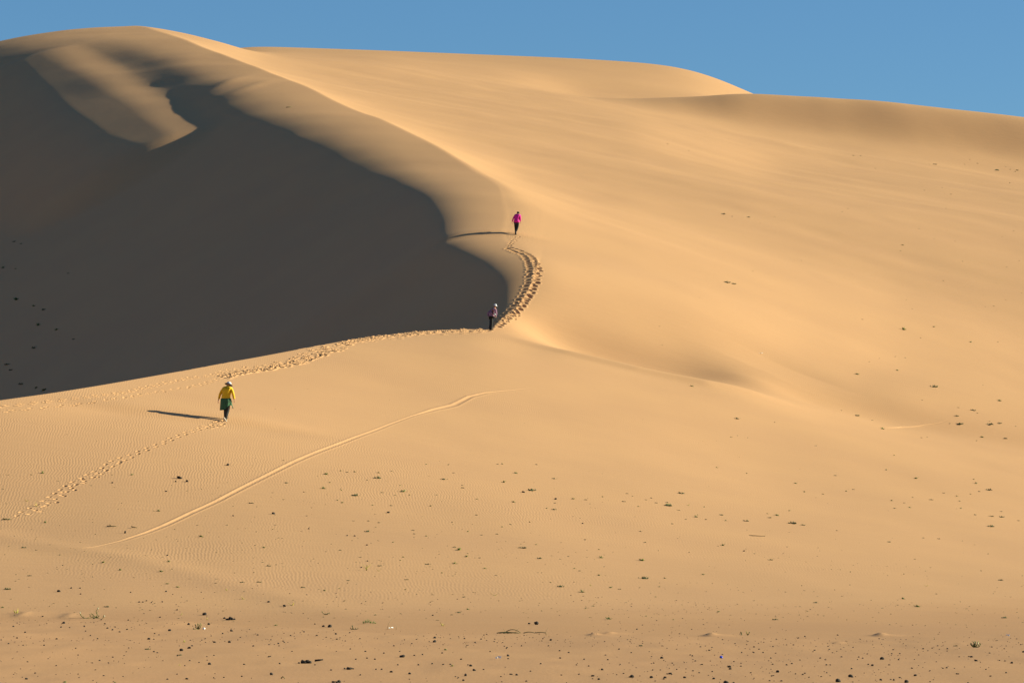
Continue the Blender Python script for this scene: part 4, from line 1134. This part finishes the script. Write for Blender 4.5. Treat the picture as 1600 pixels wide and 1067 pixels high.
scrap(1189, 552.5, 6, 'small white scrap of litter alone on the sand beyond the fold', .2)
scrap(776, 1030, 3, 'tiny white scrap on the plain, left one of a pair', .3)
scrap(780.5, 1029, 3.5, 'tiny white scrap on the plain, right one of a pair', 1.0)
scrap(1575, 994, 3.5, 'tiny pale scrap beside a dark stick at the lower right edge', 1.2)
g = pix_ground(1126.5, 1028)
cap_ = lathe('bottle_cap', [(.0, .028), (.024, .027), (.029, .02), (.030, .0), (.026, .0)], BLUE, None, (g.x, g.y, g.z+.012), (.5, .4, 0), 16)
tag(cap_, 'bright blue bottle cap on the plain right of centre', 'bottle cap')
single('clod', 838, 975.5, 7, 6, STONE, 'lone dark clod on the slope foot above the grass clump', 'clod', 3, amp=.2)
single('clod', 827, 974.5, 4, 2.5, STONE, 'small flat dark clod left of the lone dark clod', 'clod', 5)
def clod_group(u, v, label, bits):
    g = pix_ground(u, v); px = g.y/F
    e = empty('clod_clump', g); tag(e, label, 'clod')
    for k, (dx, w, h, dy) in enumerate(bits):
        blob('lump', STONE, e, (dx*px, dy*px, h*px*.35), (w*px/2, w*px*.45, h*px/2), (0, 0, k), k+3, .22)
clod_group(474, 1036, 'clump of black lumps, largest dark thing near the bottom edge', [(-1,6,7,0), (6,8,7,0), (10,6,5,-2), (2,8,4,-3), (-7,4,2.5,4), (11,3,3,2), (6,3,3,4)])
clod_group(360, 968, 'dark branched clod with small lumps near the lower left plants', [(0,6,6,0), (-5,6,3,0), (6,4,3,0), (3,4,4,-3), (0,3,2,-6)])
clod_group(548, 1045, 'low black lump with a small tail near the bottom edge', [(0,6,3.5,0), (-6,5,1.8,0), (4,3,2,0), (-10,2,1.6,1)])
def bush(u, v, wpx, label, mt):
    g = pix_ground(u, v); px = g.y/F
    o = bpy.data.objects.new('low_bush', clump_mesh(int(u))); COL.objects.link(o); o.data.materials.append(mt)
    o.location = g; o.scale = (wpx*px, wpx*px, wpx*px*.9); tag(o, label, 'bush'); return o
bush(1136, 442, 12, 'low dark bush on the far right slope, left one of a pair', PG2)
bush(1146, 444, 9, 'low dark bush on the far right slope, right one of a pair', PG2)
def stick(u, v, pts, rad, label, mt=STEM, forks=()):
    g = pix_ground(u, v); px = g.y/F
    e = empty('stick', g); tag(e, label, 'stick')
    tube('twig', [(a*px, c*px, b*px+rad*.6) for a, b, c in pts], rad, rad*.6, mt, e)
    for f_ in forks: tube('twig', [(a*px, c*px, b*px+rad*.6) for a, b, c in f_], rad*.8, rad*.4, mt, e)
stick(1183, 838, [(-12,1.5,6),(-4,1.2,0),(4,.6,-6),(12,.4,-10)], .014, 'long thin dark stick lying aslant on the right part of the near slope')
stick(174, 823, [(-7,1,6),(0,.8,0),(8,.8,-2)], .018, 'dark forked stick on the sand left of the sliding track', STEM, [[(0,.8,0),(-4,3.5,4)]])
stick(208, 825, [(-3,2.2,4),(2,1,0),(6,.4,-2)], .018, 'short dark stick near the sliding track, pointing up left', STEM, [[(-3,2.2,4),(-1,.4,-2)]])
stick(442, 1060, [(-3,0,0),(0,3,0),(3,0,0)], .010, 'small arched twig at the bottom edge')
stick(451, 169, [(-4,.6,0),(0,1,0),(5,1.6,2)], .035, 'dark twig high on the shaded shoulder of the main ridge')
stick(500, 1033, [(-8,.6,-2),(0,1.5,0),(5,2,1)], .018, 'short dark stick right of the clump of black lumps', STONE)
single('upright_stone', 195.5, 833, 3, 5, STONE, 'small upright dark stone just above the sliding track', 'stone', 7, 3)
